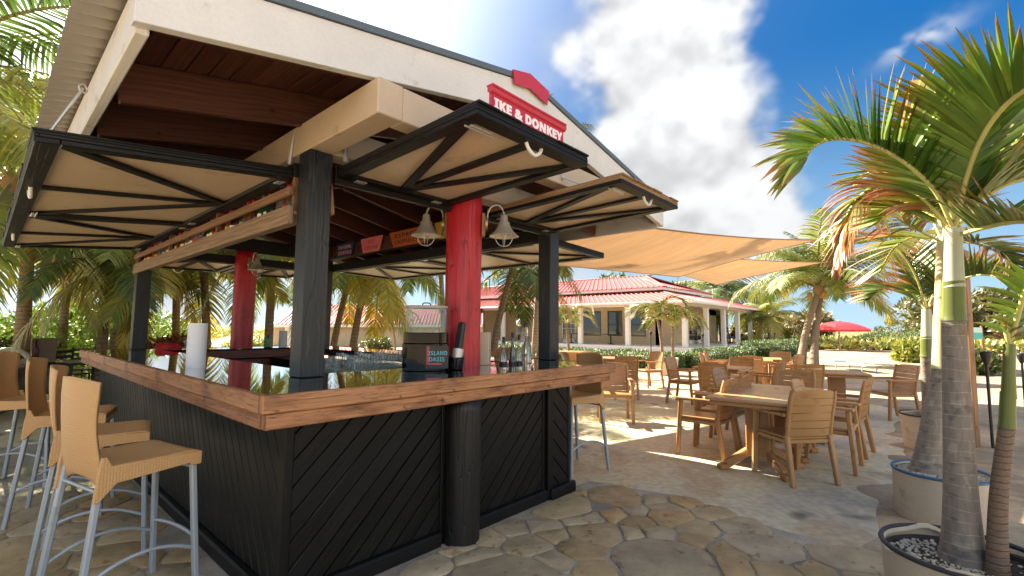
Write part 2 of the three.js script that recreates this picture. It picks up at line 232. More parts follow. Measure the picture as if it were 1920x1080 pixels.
// round timber with uv in metres (grain along the length), slightly uneven
function timber(r, h, seg = 28, seed = 1, r2 = r) {
  const pos = [], uv = [], idx = [], n = 14; for (let j = 0; j <= n; j++) for (let i = 0; i <= seg; i++) { const a = i / seg * 2 * Math.PI, q = mix(r, r2, j / n) * (1 + .035 * (vn((i % seg) * .7, j * .35, Math.round(seg * .7), 0, seed) - .5)); pos.push(Math.cos(a) * q, j / n * h, Math.sin(a) * q); uv.push(j / n * h, i / seg * 2 * Math.PI * r); }
  for (let j = 0; j < n; j++) for (let i = 0; i < seg; i++) { const a = j * (seg + 1) + i, b = a + seg + 1; idx.push(a, b, a + 1, b, b + 1, a + 1); }
  const t0 = pos.length / 3; pos.push(0, h, 0); uv.push(0, 0); for (let i = 0; i < seg; i++) idx.push(n * (seg + 1) + i, t0, n * (seg + 1) + i + 1);
  const g = geo(pos, null, uv); g.setIndex(idx); g.computeVertexNormals(); return g;
}
const clipPoly = (poly, nx, ny, d) => { const out = []; for (let i = 0; i < poly.length; i++) { const A = poly[i], B = poly[(i + 1) % poly.length], a = A[0] * nx + A[1] * ny - d, b = B[0] * nx + B[1] * ny - d; if (a <= 0) out.push(A); if ((a < 0) !== (b < 0)) { const k = a / (a - b); out.push([mix(A[0], B[0], k), mix(A[1], B[1], k)]); } } return out; };
// ---------- ground ----------
const EDGE = [[-7, 2.6], [-2, 2.9], [0, 3.3], [1.5, 3.2], [2.5, 2.2], [4, 1.95], [6, 2.0], [8, 1.95], [9.6, 2.1], [11, 1.4], [12.6, .5], [13.4, -1.2], [13.2, -4], [13.5, -7], [12, -10], [8, -12.5], [2, -13], [-4, -13.5], [-7, -12]];
{
  const pos = [], uv = [], idx = [], NA = 300, rad = [0]; for (let r = 1; r < 2600; r *= r < 14 ? 1.05 : r < 60 ? 1.09 : 1.22) rad.push(r);
  const sd = (x, z) => { let d = 1e9, ins = false; for (let i = 0, j = EDGE.length - 1; i < EDGE.length; j = i++) { const [ax, az] = EDGE[j], [bx, bz] = EDGE[i], t = clamp(((x - ax) * (bx - ax) + (z - az) * (bz - az)) / ((bx - ax) ** 2 + (bz - az) ** 2)); d = Math.min(d, Math.hypot(x - mix(ax, bx, t), z - mix(az, bz, t))); if ((az > z) !== (bz > z) && x < (bx - ax) * (z - az) / (bz - az) + ax) ins = !ins; } return ins ? -d : d; };
  const hgt = (x, z) => { const s = sd(x, z), k = sst(.2, 3, s); return -.022 + sst(-.30, .12, s + .5 * (vn(x * 2.6, z * 2.6, 0, 0, 33) - .5)) * .034 + k * (.10 * (fbm(x * .35, z * .35, 0, 0, 5, 3) - .45) + .06 * (fbm(x * 1.6, z * 1.6, 0, 0, 15, 3) - .5)); };
  rad.forEach((r, j) => { for (let i = 0; i <= NA; i++) { const a = i / NA * 2 * Math.PI, x = 3 + r * Math.cos(a), z = r * Math.sin(a); pos.push(x, r > 200 ? -.05 : hgt(x, z), z); uv.push(x, z); } });
  for (let j = 0; j < rad.length - 1; j++) for (let i = 0; i < NA; i++) { const a = j * (NA + 1) + i, b = a + NA + 1; idx.push(a, a + 1, b, b, a + 1, b + 1); }
  const g = geo(pos, null, uv); g.setIndex(idx); g.computeVertexNormals(); struct('sand_ground', g, M.sand);
}
// worn stone paving of the terrace, with the flagstones that can be told apart as pieces of it
const paving = (() => {
  const sh = [], r = rng(5); const edge = EDGE;
  const c = new THREE.CatmullRomCurve3(edge.map(([x, z]) => V(x, 0, z)), true, 'catmullrom', .4); const n = 260;
  for (let i = 0; i < n; i++) { const p = c.getPoint(i / n); sh.push(new THREE.Vector2(p.x + (r() - .5) * .1, p.z + (r() - .5) * .1)); }
  const g = new THREE.ShapeGeometry(new THREE.Shape(sh)); g.rotateX(Math.PI / 2); const p = g.attributes.position, ix = g.index.array; for (let i = 0; i < ix.length; i += 3) { const t = ix[i]; ix[i] = ix[i + 1]; ix[i + 1] = t; }
  const uv = []; for (let i = 0; i < p.count; i++) uv.push(p.getX(i) + 10, p.getZ(i) + 15); g.setAttribute('uv', new THREE.Float32BufferAttribute(uv, 2)); g.computeVertexNormals();
  return struct('paving', g, M.slab);
})();
{
  const r = rng(42), pts = [];
  const inside = (x, z) => (z > -.2 && z < 3.1 && x > -1.9 && x < 3.15 - .28 * Math.abs(z - .7) + .25 * (vn(x * 2, z * 2, 0, 0, 8) - .5)) || (x > -2.3 && x < .12 && z <= -.2 && z > -5.6);
  for (let k = 0; k < 26000 && pts.length < 700; k++) { const x = rr(-2.4, 3.4, r), z = rr(-5.8, 3.3, r); const w = .115 + .27 * r() * r(); if (!(z > -.6 || x < .3)) continue; if (pts.every(q => Math.hypot(q[0] - x, q[1] - z) > (q[2] + w) * .72)) pts.push([x, z, w]); }
  const mats = [[.70, .53, .28], [.72, .57, .33], [.64, .47, .25], [.72, .60, .39], [.66, .55, .37], [.70, .50, .25], [.62, .51, .34], [.70, .59, .41]].map(c => std(lin(...c), .72, { map: stoneT, bumpMap: blotchB, bumpScale: .007 }));
  const stones = [];
  pts.forEach(([x, z, w]) => {
    if (!inside(x, z)) return;
    let poly = []; for (let i = 0; i < 10; i++) { const a = i / 10 * 2 * Math.PI; poly.push([x + Math.cos(a) * .46, z + Math.sin(a) * .42]); }
    for (const [qx, qz, qw] of pts) {
      if (qx === x && qz === z) continue; const dx = qx - x, dz = qz - z, L = Math.hypot(dx, dz); if (L > 1.3) continue;
      const t = (L * L + (w * w - qw * qw)) / (2 * L) - rr(.004, .013, r), nx = dx / L, nz = dz / L, out = [];
      for (let i = 0; i < poly.length; i++) { const A = poly[i], B = poly[(i + 1) % poly.length], da = (A[0] - x) * nx + (A[1] - z) * nz - t, db = (B[0] - x) * nx + (B[1] - z) * nz - t; if (da <= 0) out.push(A); if ((da < 0) !== (db < 0)) { const k = da / (da - db); out.push([mix(A[0], B[0], k), mix(A[1], B[1], k)]); } }
      poly = out; if (poly.length < 3) break;
    }
    if (poly.length < 3) return;
    if (x > .14 && z > -.12) poly = clipPoly(poly, 0, -1, .10); else if (z < -.1) poly = clipPoly(poly, 1, 0, .115); if (poly.length < 3) return;
    poly = poly.map(p => [Math.max(p[0], -9), p[1]]).filter((p, i, a) => Math.hypot(p[0] - a[(i + 1) % a.length][0], p[1] - a[(i + 1) % a.length][1]) > .03); if (poly.length < 4) return;
    const ch = []; poly.forEach((A, i) => { const B = poly[(i + 1) % poly.length]; const j = .012; ch.push([mix(A[0], B[0], .10) + (r() - .5) * j, mix(A[1], B[1], .10) + (r() - .5) * j], [mix(A[0], B[0], .5) + (r() - .5) * j, mix(A[1], B[1], .5) + (r() - .5) * j], [mix(A[0], B[0], .90) + (r() - .5) * j, mix(A[1], B[1], .90) + (r() - .5) * j]); });
    let cx = 0, cz = 0; ch.forEach(p => { cx += p[0] / ch.length; cz += p[1] / ch.length; });
    const ar = Math.abs(ch.reduce((s, p, i) => { const q = ch[(i + 1) % ch.length]; return s + p[0] * q[1] - q[0] * p[1]; }, 0)) / 2; if (ar < .008) return;
    if (ch.some(p => p[0] > .13 && p[1] < -.14)) return;
    stones.push({ ch, cx, cz, d: Math.hypot(cx - camera.position.x, cz - camera.position.z) });
  });
  stones.sort((a, b) => a.d - b.d);
  for (const { ch, cx, cz } of stones.slice(0, 295)) {
    const t = rr(.008, .014, r), tx = rr(-.012, .012, r), tz = rr(-.012, .012, r), n = ch.length, pos = [], uv = [], idx = [], o = rr(0, 5, r);
    const add = (x, y, z) => { pos.push(x - cx, y, z - cz); uv.push(x + o, z + o * .7); return pos.length / 3 - 1; };
    const top = ch.map(p => add(mix(p[0], cx, .03), t + (p[0] - cx) * tx + (p[1] - cz) * tz, mix(p[1], cz, .03))), bot = ch.map(p => add(p[0], -.004, p[1])), c = add(cx, t + .001, cz);
    for (let i = 0; i < n; i++) { const k = (i + 1) % n; idx.push(c, top[k], top[i], top[i], top[k], bot[i], bot[i], top[k], bot[k]); }
    const g = geo(pos, null, uv); g.setIndex(idx); g.computeVertexNormals(); const m = obj('flagstone', g, mats[Math.floor(r() * mats.length)], paving); m.position.set(cx, .004, cz);
  }
  // mortar bed under the flagstones
  const sh = []; for (let i = 0; i < 120; i++) { const a = i / 120 * 2 * Math.PI; let R = .2; while (R < 8 && (inside(-.6 + Math.cos(a) * R, .4 + Math.sin(a) * R) || R < .4)) R += .05; sh.push(new THREE.Vector2(-.6 + Math.cos(a) * (R + .06), .4 + Math.sin(a) * (R + .06))); }
  const g = new THREE.ShapeGeometry(new THREE.Shape(sh)); g.rotateX(Math.PI / 2); const ix = g.index.array; for (let i = 0; i < ix.length; i += 3) { const q = ix[i]; ix[i] = ix[i + 1]; ix[i + 1] = q; } g.computeVertexNormals(); g.translate(0, .004, 0);
  obj('mortar', g, M.mortar, paving);
}
// ---------- the bar ----------
const RX = 1.865;                                   // ridge line and middle of the bar
// boards laid at an angle, each clipped to the rectangle (s, y); the matrix puts the panel in place
function diagonalBoards(parent, s0, s1, y0, y1, ang, pitch, mtx, mats) {
  const nx = -Math.sin(ang), ny = Math.cos(ang), cs = [[s0, y0], [s1, y0], [s1, y1], [s0, y1]].map(p => p[0] * nx + p[1] * ny), lo = Math.min(...cs), hi = Math.max(...cs);
  for (let q = lo - pitch * .4, k = 0; q < hi; q += pitch, k++) {
    let p = [[s0, y0], [s1, y0], [s1, y1], [s0, y1]]; p = clipPoly(p, nx, ny, q + pitch - .004); if (p.length < 3) continue; p = clipPoly(p, -nx, -ny, -(q + .004)); if (p.length < 3) continue;
    const ar = Math.abs(p.reduce((s, a, i) => { const b = p[(i + 1) % p.length]; return s + a[0] * b[1] - b[0] * a[1]; }, 0)) / 2; if (ar < .0015) continue;
    const g = new THREE.ExtrudeGeometry(new THREE.Shape(p.map(a => new THREE.Vector2(a[0], a[1]))), { depth: .012, bevelEnabled: true, bevelThickness: .003, bevelSize: .0028, bevelOffset: -.0028, bevelSegments: 1 });
    const P = g.attributes.position, uv = []; const o = rr(0, 5); for (let i = 0; i < P.count; i++) { const x = P.getX(i), y = P.getY(i); uv.push(x * Math.cos(ang) + y * Math.sin(ang) + o, -x * Math.sin(ang) + y * Math.cos(ang) + o * 2.3); } g.setAttribute('uv', new THREE.Float32BufferAttribute(uv, 2));
    g.applyMatrix4(mtx); obj('board', g, mats[k % mats.length], parent);
  }
}
{
  const b = thing('bar_counter', 'long bar counter with black diagonal board base, glossy black top and brown wooden edge', 'bar counter');
  const BP = M.blackPaint;
  // core that carries the boards
  obj('core', [box(.215, 2.655, 0, .955, -.20, -.70), box(.215, .66, 0, .955, -.702, -5.85), box(.66, 2.60, 0, .955, -5.42, -5.85), box(2.10, 2.655, 0, .955, -.702, -5.418)], BP[2], b);
  const mf = new THREE.Matrix4().makeTranslation(0, 0, -.196);
  diagonalBoards(b, .235, 1.215, .095, .945, 44 * Math.PI / 180, .098, mf, BP);
  diagonalBoards(b, 1.515, 2.31, .095, .945, 44 * Math.PI / 180, .098, mf, BP);
  diagonalBoards(b, 2.425, 2.635, .095, .945, -44 * Math.PI / 180, .11, new THREE.Matrix4().makeTranslation(0, 0, -.166), BP);
  diagonalBoards(b, -5.80, -.235, .095, .945, -56 * Math.PI / 180, .098, new THREE.Matrix4().makeBasis(V(0, 0, 1), V(0, 1, 0), V(-1, 0, 0)).setPosition(.212, 0, 0), BP);
  obj('backing', box(2.395, 2.66, 0, .95, -.168, -.199), BP[2], b);
  for (const [x0, x1, z0, z1] of [[.185, .232, -.168, -.232], [1.217, 1.25, -.172, -.199], [1.49, 1.513, -.172, -.199], [2.312, 2.345, -.172, -.199], [2.347, 2.393, -.142, -.199], [2.395, 2.423, -.146, -.1675], [2.637, 2.668, -.146, -.1675]]) obj('trim_board', box(x0, x1, .0, .948, z0, z1), BP[0], b);
  for (const [x0, x1, z] of [[.235, 1.215, -.140], [1.515, 2.345, -.140], [2.37, 2.72, -.112]]) obj('plinth', tr(cb(x1 - x0, .092, .055, .012), (x0 + x1) / 2, .046, z - .0275), BP[1], b);
  obj('plinth', tr(cb(.055, .092, 5.6, .012), .180, .046, -.235 - 2.8), BP[1], b);
  obj('plinth', tr(cb(.05, .092, 5.2, .012), 2.69, .046, -.2 - 2.6), BP[1], b);
  // wooden edge: an upper board standing proud of a lower one
  const F = M.fascia, fb = (x0, x1, y0, y1, z0, z1, m) => obj('edge_board', box(x0, x1, y0, y1, z0, z1, .005), m, b);
  fb(.002, 3.23, 1.014, 1.10, 0, -.040, F[1]); fb(.022, 3.15, .937, 1.012, -.017, -.056, F[0]);
  fb(-.001, .039, 1.014, 1.10, -.0415, -5.97, F[0]); fb(.018, .056, .937, 1.012, -.0575, -5.95, F[2]);
  fb(3.19, 3.23, 1.014, 1.10, -.0415, -5.93, F[2]); fb(3.11, 3.15, .937, 1.012, -.0575, -5.9, F[0]);
  fb(.041, 3.23, 1.014, 1.10, -5.932, -5.97, F[2]); fb(.058, 3.15, .937, 1.012, -5.90, -5.948, F[0]);
  // glossy top in pieces with fine joints
  const top = (x0, x1, z0, z1) => obj('top_panel', box(x0, x1, 1.078, 1.096, z0, z1, .0015), M.counter, b);
  top(.042, 1.12, -.042, -.90); top(1.123, 2.20, -.042, -.90); top(2.203, 3.187, -.042, -.90);
  for (let k = 0; k < 4; k++) { const a = -.903 - k * 1.10; top(.042, .76, a, a - 1.097); }
  for (let k = 0; k < 2; k++) top(.763 + k * 1.215, .763 + k * 1.215 + 1.212, -5.303, -5.93);
  top(.042, .76, -5.303, -5.93);
  for (let k = 0; k < 4; k++) { const a = -.903 - k * 1.10; top(2.60, 3.187, a, a - 1.097); }
  obj('underside', [box(.06, 3.10, 1.03, 1.077, -.06, -.88), box(.06, .74, 1.03, 1.077, -.885, -5.9), box(2.62, 3.10, 1.03, 1.077, -.885, -5.3), box(.745, 3.1, 1.03, 1.077, -5.32, -5.89)], BP[2], b);
  // dark inner apron boards of the back counter
  for (let k = 0; k < 3; k++) obj('apron_board', box(.78, 2.58, .955 - k * .155 + .0, 1.075 - k * .155 + .02 * (k > 0), -5.27, -5.30, .006), wood(lin(.22, .062, .036), .35), b);
  obj('support_log', tr(timber(.122, .936, 30, 4), 1.365, 0, -.126), M.log, b);
}
// posts
const postLabel = { 0: 'black square timber post on the corner of the bar top beside the stools', 1: 'black square timber post at the far end of the bar counter beside the stools', 2: 'black square timber post with a blue-grey face beside the bottles at the right end', 3: 'black square timber post at the back of the bar by the green bottle' };
[[.48, -.69], [.48, -5.67], [3.09, -.69], [3.09, -5.67]].forEach(([x, z], k) => {
  const m = obj('timber_post', box(0, .16, 1.0965, 2.594, 0, -.16, .006), M.post); m.position.set(x, 0, z); tag(m, postLabel[k], 'post', 'square posts carrying the bar roof');
});
[[-.70, 'thick red painted round column on the bar top carrying two metal lamps', 2.594], [-5.80, 'red painted round column at the back of the bar beside the green bottle', 2.594]].forEach(([z, l, h], k) => {
  const m = obj('red_column', timber(.155, h - 1.0965, 36, 9 + k), M.red); m.position.set(RX, 1.0965, z); tag(m, l, 'column', 'red columns of the bar');
});
// ---------- roof of the bar ----------
const EAVE = 2.425, SL = .20;                       // half span, slope
const yPlank = (x) => 2.82 + SL * (EAVE - .05 - Math.abs(x - RX));   // underside of the planks
{
  const b = thing('bar_roof', 'pitched bar roof with brown plank ceiling, white gable boards and grey corrugated sheet', 'roof');
  const ang = Math.atan(SL), Z0 = -.016, Z1 = -6.62;
  for (const s of [-1, 1]) {
    const X = (q) => RX + s * q;                    // q: distance from the ridge
    // planks along the ridge direction
    const n = 21, w = (EAVE - .02) / n;
    for (let k = 0; k < n; k++) { const q = .01 + (k + .5) * w; obj('plank', tr(cb(w / Math.cos(ang) - .007, .02, Z0 - Z1, .003), X(q), yPlank(X(q)) + .011, (Z0 + Z1) / 2, 0, 0, -s * ang), M.plank[(k * 7 + (s > 0 ? 1 : 0)) % 4], b); }
    obj('sheathing', tr(cb((EAVE - .01) / Math.cos(ang), .012, Z0 - Z1 - .02, .002), X(EAVE / 2), yPlank(X(EAVE / 2)) + .030, (Z0 + Z1) / 2, 0, 0, -s * ang), M.rafter[1], b);
    // rafters
    for (let k = 0; k < 9; k++) { const z = -.83 - k * .67 - .022, q0 = .03, q1 = EAVE - .06, h = .225; const g = cb((q1 - q0) / Math.cos(ang), h, .045, .004); obj('rafter', tr(g, X((q0 + q1) / 2), yPlank(X((q0 + q1) / 2)) - h / 2 / Math.cos(ang) - .002, z, 0, 0, -s * ang), M.rafter[k % 3], b); }
    { const z = -.14, q0 = .03, q1 = EAVE - .06, h = .17; obj('rafter', tr(cb((q1 - q0) / Math.cos(ang), h, .045, .004), X((q0 + q1) / 2), yPlank(X((q0 + q1) / 2)) - h / 2 / Math.cos(ang) - .002, z + .085, 0, 0, -s * ang), M.rafter[0], b); }
    // eave fascia: white board
    obj('eave_board', tr(cb(.05, .235, Z0 - Z1 - .004, .006), X(EAVE - .026), 2.715, (Z0 + Z1) / 2), M.white, b);
    // gable barge boards (front and back): sloping, plumb cut at the ridge
    for (const [z, d] of [[Z0 + .002, .045], [Z1 - .047, .045]]) {
      const y0 = (q) => 2.615 + SL * (EAVE - q), p = [[0, y0(0)], [EAVE + .01, y0(EAVE + .01)], [EAVE + .01, y0(EAVE + .01) + .25], [0, y0(0) + .25]];
      const sh = new THREE.Shape(p.map(([q, y]) => new THREE.Vector2(X(q === 0 ? .0005 : q), y)));
      const g = new THREE.ExtrudeGeometry(sh, { depth: d, bevelEnabled: true, bevelThickness: .003, bevelSize: .003, bevelOffset: -.003, bevelSegments: 1 }); g.translate(0, 0, z); obj('barge_board', g, M.white, b);
      const g2 = new THREE.ExtrudeGeometry(new THREE.Shape([[0, .253], [EAVE + .03, .253], [EAVE + .03, .293], [0, .293]].map(([q, dy]) => new THREE.Vector2(X(q === 0 ? .0005 : q), y0(q) + dy))), { depth: .06, bevelEnabled: false }); g2.translate(0, 0, z - (z > -1 ? -.003 : .012)); obj('edge_flashing', g2, M.slate, b);
    }
    // corrugated sheet: waves across the slope
    const pos = [], uv = [], idx = [], nz = 420, nq = 2, q1 = EAVE + .16; const zz0 = Z0 + .055, zz1 = Z1 - .055;
    for (const off of [0, .004]) for (let i = 0; i <= nz; i++) for (let j = 0; j <= nq; j++) { const z = mix(zz0, zz1, i / nz), q = mix(.01, q1, j / nq), p = z / .115; pos.push(X(q), yPlank(X(q)) + .062 + off + .017 * Math.tanh(2.2 * Math.sin(p * 2 * Math.PI)) - .0 * j, z); uv.push(q, z); }
    const N = (nz + 1) * (nq + 1); for (let l = 0; l < 2; l++) for (let i = 0; i < nz; i++) for (let j = 0; j < nq; j++) { const a = l * N + i * (nq + 1) + j, c = a + nq + 1; idx.push(a, c, a + 1, c, c + 1, a + 1); }
    const g = geo(pos, null, uv); g.setIndex(idx); g.computeVertexNormals(); obj('corrugated_sheet', g, M.roofTin, b);
  }
  // ring of cream beams on the posts, with a short cantilever to the gable
  obj('beam', box(.478, .642, 2.596, 2.803, .105, -6.6, .006), M.cream, b); obj('beam', box(3.088, 3.252, 2.596, 2.803, .105, -.68, .006), M.cream, b); obj('beam', box(3.09, 3.25, 2.598, 2.801, -.682, -6.6, .006), M.rafter[1], b);
  obj('beam', box(.644, 3.086, 2.598, 2.801, .103, -.03, .006), M.cream, b);
  for (const z of [-.688, -5.668]) obj('beam', box(.644, 3.086, 2.598, 2.801, z, z - .165, .006), z < -1 ? M.blackPaint[1] : M.cream, b);
  // wooden ridge strut boards above the beams
  for (const z of [-.69, -5.67]) obj('king_post', box(RX - .07, RX + .07, 2.806, 3.10, z - .01, z - .15, .005), M.rafter[1], b);
  // black headers that carry the shutters
  for (const [x0, x1, z] of [[.655, 1.69, -.67], [2.04, 3.075, -.67], [.655, 3.075, -5.83]]) obj('header', box(x0, x1, 2.40, 2.52, z, z - .05, .004), M.blackPaint[0], b);
  obj('header', box(3.225, 3.275, 2.40, 2.53, -.86, -5.66, .004), M.blackPaint[1], b); obj('header', box(.455, .505, 2.44, 2.53, -.86, -5.66, .004), M.blackPaint[1], b);
  // red ridge cap on the gable
  const cap = new THREE.ExtrudeGeometry(new THREE.Shape([[-.20, -.045], [-.18, -.15], [0, -.115], [.22, -.165], [.24, -.045], [0, .005]].map(([x, y]) => new THREE.Vector2(RX - .03 + x, 3.40 + y))), { depth: .012, bevelEnabled: false }); cap.translate(0, 0, .052); obj('ridge_cap', cap, M.redSign, b);
  const cap2 = new THREE.ExtrudeGeometry(new THREE.Shape([[-.2, -.046], [0, .004], [.24, -.046], [.24, -.040], [0, .012], [-.2, -.040]].map(([x, y]) => new THREE.Vector2(RX + x, 3.415 + y))), { depth: 6.6, bevelEnabled: false }); cap2.translate(0, 0, -6.56); obj('ridge_cap', cap2, M.redSign, b);
  // triangular brackets beside the near post
  for (const [p, q] of [[V(.47, 2.55, -.98), V(.475, 2.78, -.93)], [V(.72, 2.56, -.66), V(.69, 2.76, -.665)]]) obj('bracket', rod(p, q, .022, 4, .004), M.galv, b);
  obj('wedge_block', tr(cb(.05, .30, .06, .008), .672, 2.35, -.80, 0, 0, .12), M.wedge, b);
}
// ---------- shutters propped open as awnings ----------
// local frame: hinge along +x (0..w), panel runs out along +z to depth d; fan of ribs underneath
function shutter(label, w, d, origin, turn, tilt, group, edgeMat = M.blackPaint[1]) {
  const t = thing('awning_shutter', label, 'awning', origin, turn, group), g = new THREE.Group();
  const T = (q) => (Array.isArray(q) ? mergeGeometries(q.map(norm)) : q).applyMatrix4(new THREE.Matrix4().makeRotationX(-tilt)), part = (n, q, m) => obj(n, T(q), m, t), BP = M.blackPaint;
  part('panel', box(.02, w - .02, .0, .016, .02, d - .02, .002), M.panel); part('edge_band', box(0, w, .0, .016, d - .019, d, .002), edgeMat); part('edge_band', box(0, .019, .0, .016, 0, d - .0195, .002), edgeMat); part('edge_band', box(w - .019, w, .0, .016, 0, d - .0195, .002), edgeMat);
  part('top_skin', [box(.0, w, .0165, .030, 0, d, .003), ...Array.from({ length: 6 }, (_, k) => box(k * w / 6 + .004, (k + 1) * w / 6 - .004, .0305, .045, .0, d + rr(.0, .014), .004))], edgeMat);
  part('frame_rail', box(0, w, -.028, -.001, 0, .075, .004), BP[0]); part('frame_rail', box(0, w, -.028, -.001, d - .095, d, .004), BP[1]);
  part('frame_stile', box(0, .08, -.028, -.001, .0755, d - .0955, .004), BP[0]); part('frame_stile', box(w - .08, w, -.028, -.001, .0755, d - .0955, .004), BP[2]);
  const c = V(w / 2, -.012, .07);
  for (const [x, z] of [[.05, d - .10], [w * .5, d - .09], [w - .05, d - .10]]) part('rib', bar(c.clone().add(V((x - w / 2) * .02, 0, 0)), V(x, -.0125, z), .062, .022, .003), BP[1]);
  // pull handle and bolts on the outer rail
  const hx = w * .5, hz = d - .045; part('handle', tube([V(hx - .07, -.028, hz), V(hx - .05, -.06, hz), V(hx, -.085, hz), V(hx + .05, -.06, hz), V(hx + .07, -.028, hz)], .011, 6), M.plasticWhite);
  part('bolt', [box(.06, .22, -.040, -.0285, d - .12, d - .10, .003), rod(V(.04, -.036, d - .13), V(.26, -.036, d - .13), .006, 6)], M.galv);
  part('hinge', box(.12, .2, -.035, -.0285, .0, .05, .002), M.galv); part('hinge', box(w - .2, w - .12, -.035, -.0285, 0, .05, .002), M.galv);
  return t;
}
// front pair (hinged on the front header), opening towards +z
shutter('front shutter awning with black edge and fan ribs beside the red name sign', 1.0, 1.36, [.66, 2.462, -.662], 0, .028, 'shutters on the front of the bar');
shutter('front shutter awning with bare plywood edge at the right end of the bar', 1.0, 1.36, [2.10, 2.462, -.662], 0, .030, 'shutters on the front of the bar', M.plyEdge);
// left side, opening towards -x
for (let k = 0; k < 2; k++) shutter(k ? 'shutter awning over the far stools at the end of the bottle shelf' : 'shutter awning over the near stools beside the square corner post', 2.36, 1.24, [.455, 2.455, -3.245 + (k ? -2.365 : 0)], -Math.PI / 2, -.10, 'shutters over the bar stools');
// right side, opening towards +x
for (let k = 0; k < 2; k++) shutter(k ? 'shutter awning behind the hanging drink signs, far half of the right side' : 'shutter awning under the orange sail, near half of the right side', 2.36, 1.24, [3.278, 2.42, -.885 - 2.365 * k], Math.PI / 2, -.03, 'shutters on the right side of the bar');
// back, opening towards -z
for (let k = 0; k < 2; k++) shutter(k ? 'back shutter awning behind the red back column, right half' : 'back shutter awning behind the red back column, left half', 1.18, 1.2, [1.84 + k * 1.22, 2.42, -5.885], Math.PI, -.03, 'shutters on the back of the bar');
// steel props of the awnings
const stay = (a, b, l) => tag(obj('awning_stay', [rod(a, b, .007, 6), tr(new THREE.TorusGeometry(.022, .005, 6, 12), a.x, a.y, a.z, 0, .6, 0)], M.galv), l, 'stay rod');
stay(V(-.60, 2.72, -1.12), V(-.73, 2.385, -1.1), 'steel hook rod between the white eave board and the stool awning');
stay(V(.92, 2.70, .108), V(1.02, 2.535, .50), 'thin steel rod between the cream beam and the front awning');
stay(V(2.2, 2.66, .106), V(2.3, 2.535, .35), 'steel rod holding the plywood edged front awning');
// ---------- lettering ----------
function textTex(w, h, draw) { const c = document.createElement('canvas'); c.width = w; c.height = h; const x = c.getContext('2d'); draw(x, w, h); const t = new THREE.CanvasTexture(c); t.colorSpace = THREE.SRGBColorSpace; return t; }
// ---------- name sign and hanging drink signs ----------
{
  const t = thing('name_sign', 'red painted wooden name sign with white lettering on the front awning edge', 'sign', [.79, 2.470, .29], 0);
  const tx = textTex(1024, 256, (x, w, h) => { x.fillStyle = '#b8243c'; x.fillRect(0, 0, w, h); x.fillStyle = '#f1e6e4'; x.font = 'bold 200px sans-serif'; x.textBaseline = 'middle'; const s = 'IKE & DONKEY'; const m = x.measureText(s).width; x.save(); x.scale((w - 50) / m, 1.0); x.translate(25 * m / (w - 50), h * .54); x.lineWidth = 16; x.strokeStyle = '#f1e6e4'; x.lineJoin = 'round'; x.fillText(s, 0, 0); x.strokeText(s, 0, 0); x.restore(); });
  const L = .64;
  obj('sign_board', box(0, L, .078, .185, .36, .378, .003), M.redSign, t);
  const face = obj('lettering', new THREE.PlaneGeometry(L - .012, .090), std(lin(1, 1, 1), .4, { map: tx }), t); face.position.set(L / 2, .126, .3805);
  obj('moulding', tr(new THREE.CylinderGeometry(.020, .020, L + .016, 16).rotateZ(Math.PI / 2), L / 2, .186, .376), M.redSign, t);
  obj('top_strip', box(-.010, L + .010, .200, .214, .350, .398, .004), M.redSign, t);
  obj('foot_batten', box(.04, L - .04, .076, .10, .32, .359, .004), M.redSign, t);
}
{
  const S = [['FISH BOWL', 'COCKTAILS', '#26305e', '#e8a0a8', -4.93, .60], ['ICE', 'CREAM', '#e0747a', '#b23a48', -4.13, .62], ['ESPRESSO', 'CAPPUCCINO', '#b8581e', '#1c1310', -3.15, 1.0], ['ICED', 'COFFEE', '#b8922c', '#1c1a10', -2.20, .80]];
  S.forEach(([a, b, bg, fg, z, w], k) => {
    const tx = textTex(512, 256, (x, W2, H2) => { x.fillStyle = bg; x.fillRect(0, 0, W2, H2); x.fillStyle = fg; x.textAlign = 'center'; x.textBaseline = 'middle'; for (const [s, y] of [[a, .3], [b, .7]]) { x.font = 'bold 84px sans-serif'; const m = x.measureText(s).width; x.save(); x.translate(W2 / 2, H2 * y); x.scale(Math.min(1.1, W2 * .72 / m), 1.05); x.fillText(s, 0, 0); x.restore(); } });
    const h = .23, sh = new THREE.Shape([[-w / 2, h / 2], [-w * .37, -h / 2], [w * .37, -h / 2], [w / 2, h / 2]].map(p => new THREE.Vector2(...p))), g = new THREE.ExtrudeGeometry(sh, { depth: .012, bevelEnabled: false });
    const P = g.attributes.position, uv = []; for (let i = 0; i < P.count; i++) uv.push(P.getX(i) / w + .5, P.getY(i) / h + .5); g.setAttribute('uv', new THREE.Float32BufferAttribute(uv, 2)); g.rotateY(-Math.PI / 2);
    const m = obj('drink_sign', g, std(lin(1, 1, 1), .6, { map: tx })); m.position.set(3.07, 2.70, z);
    tag(m, ['blue trapezoid drink board hung on the bar beam, end of the row', 'pink trapezoid board hung on the bar beam', 'orange trapezoid coffee board with black lettering on the bar beam', 'mustard trapezoid coffee board beside the red column'][k], 'sign', 'hand-painted drink boards');
  });
}
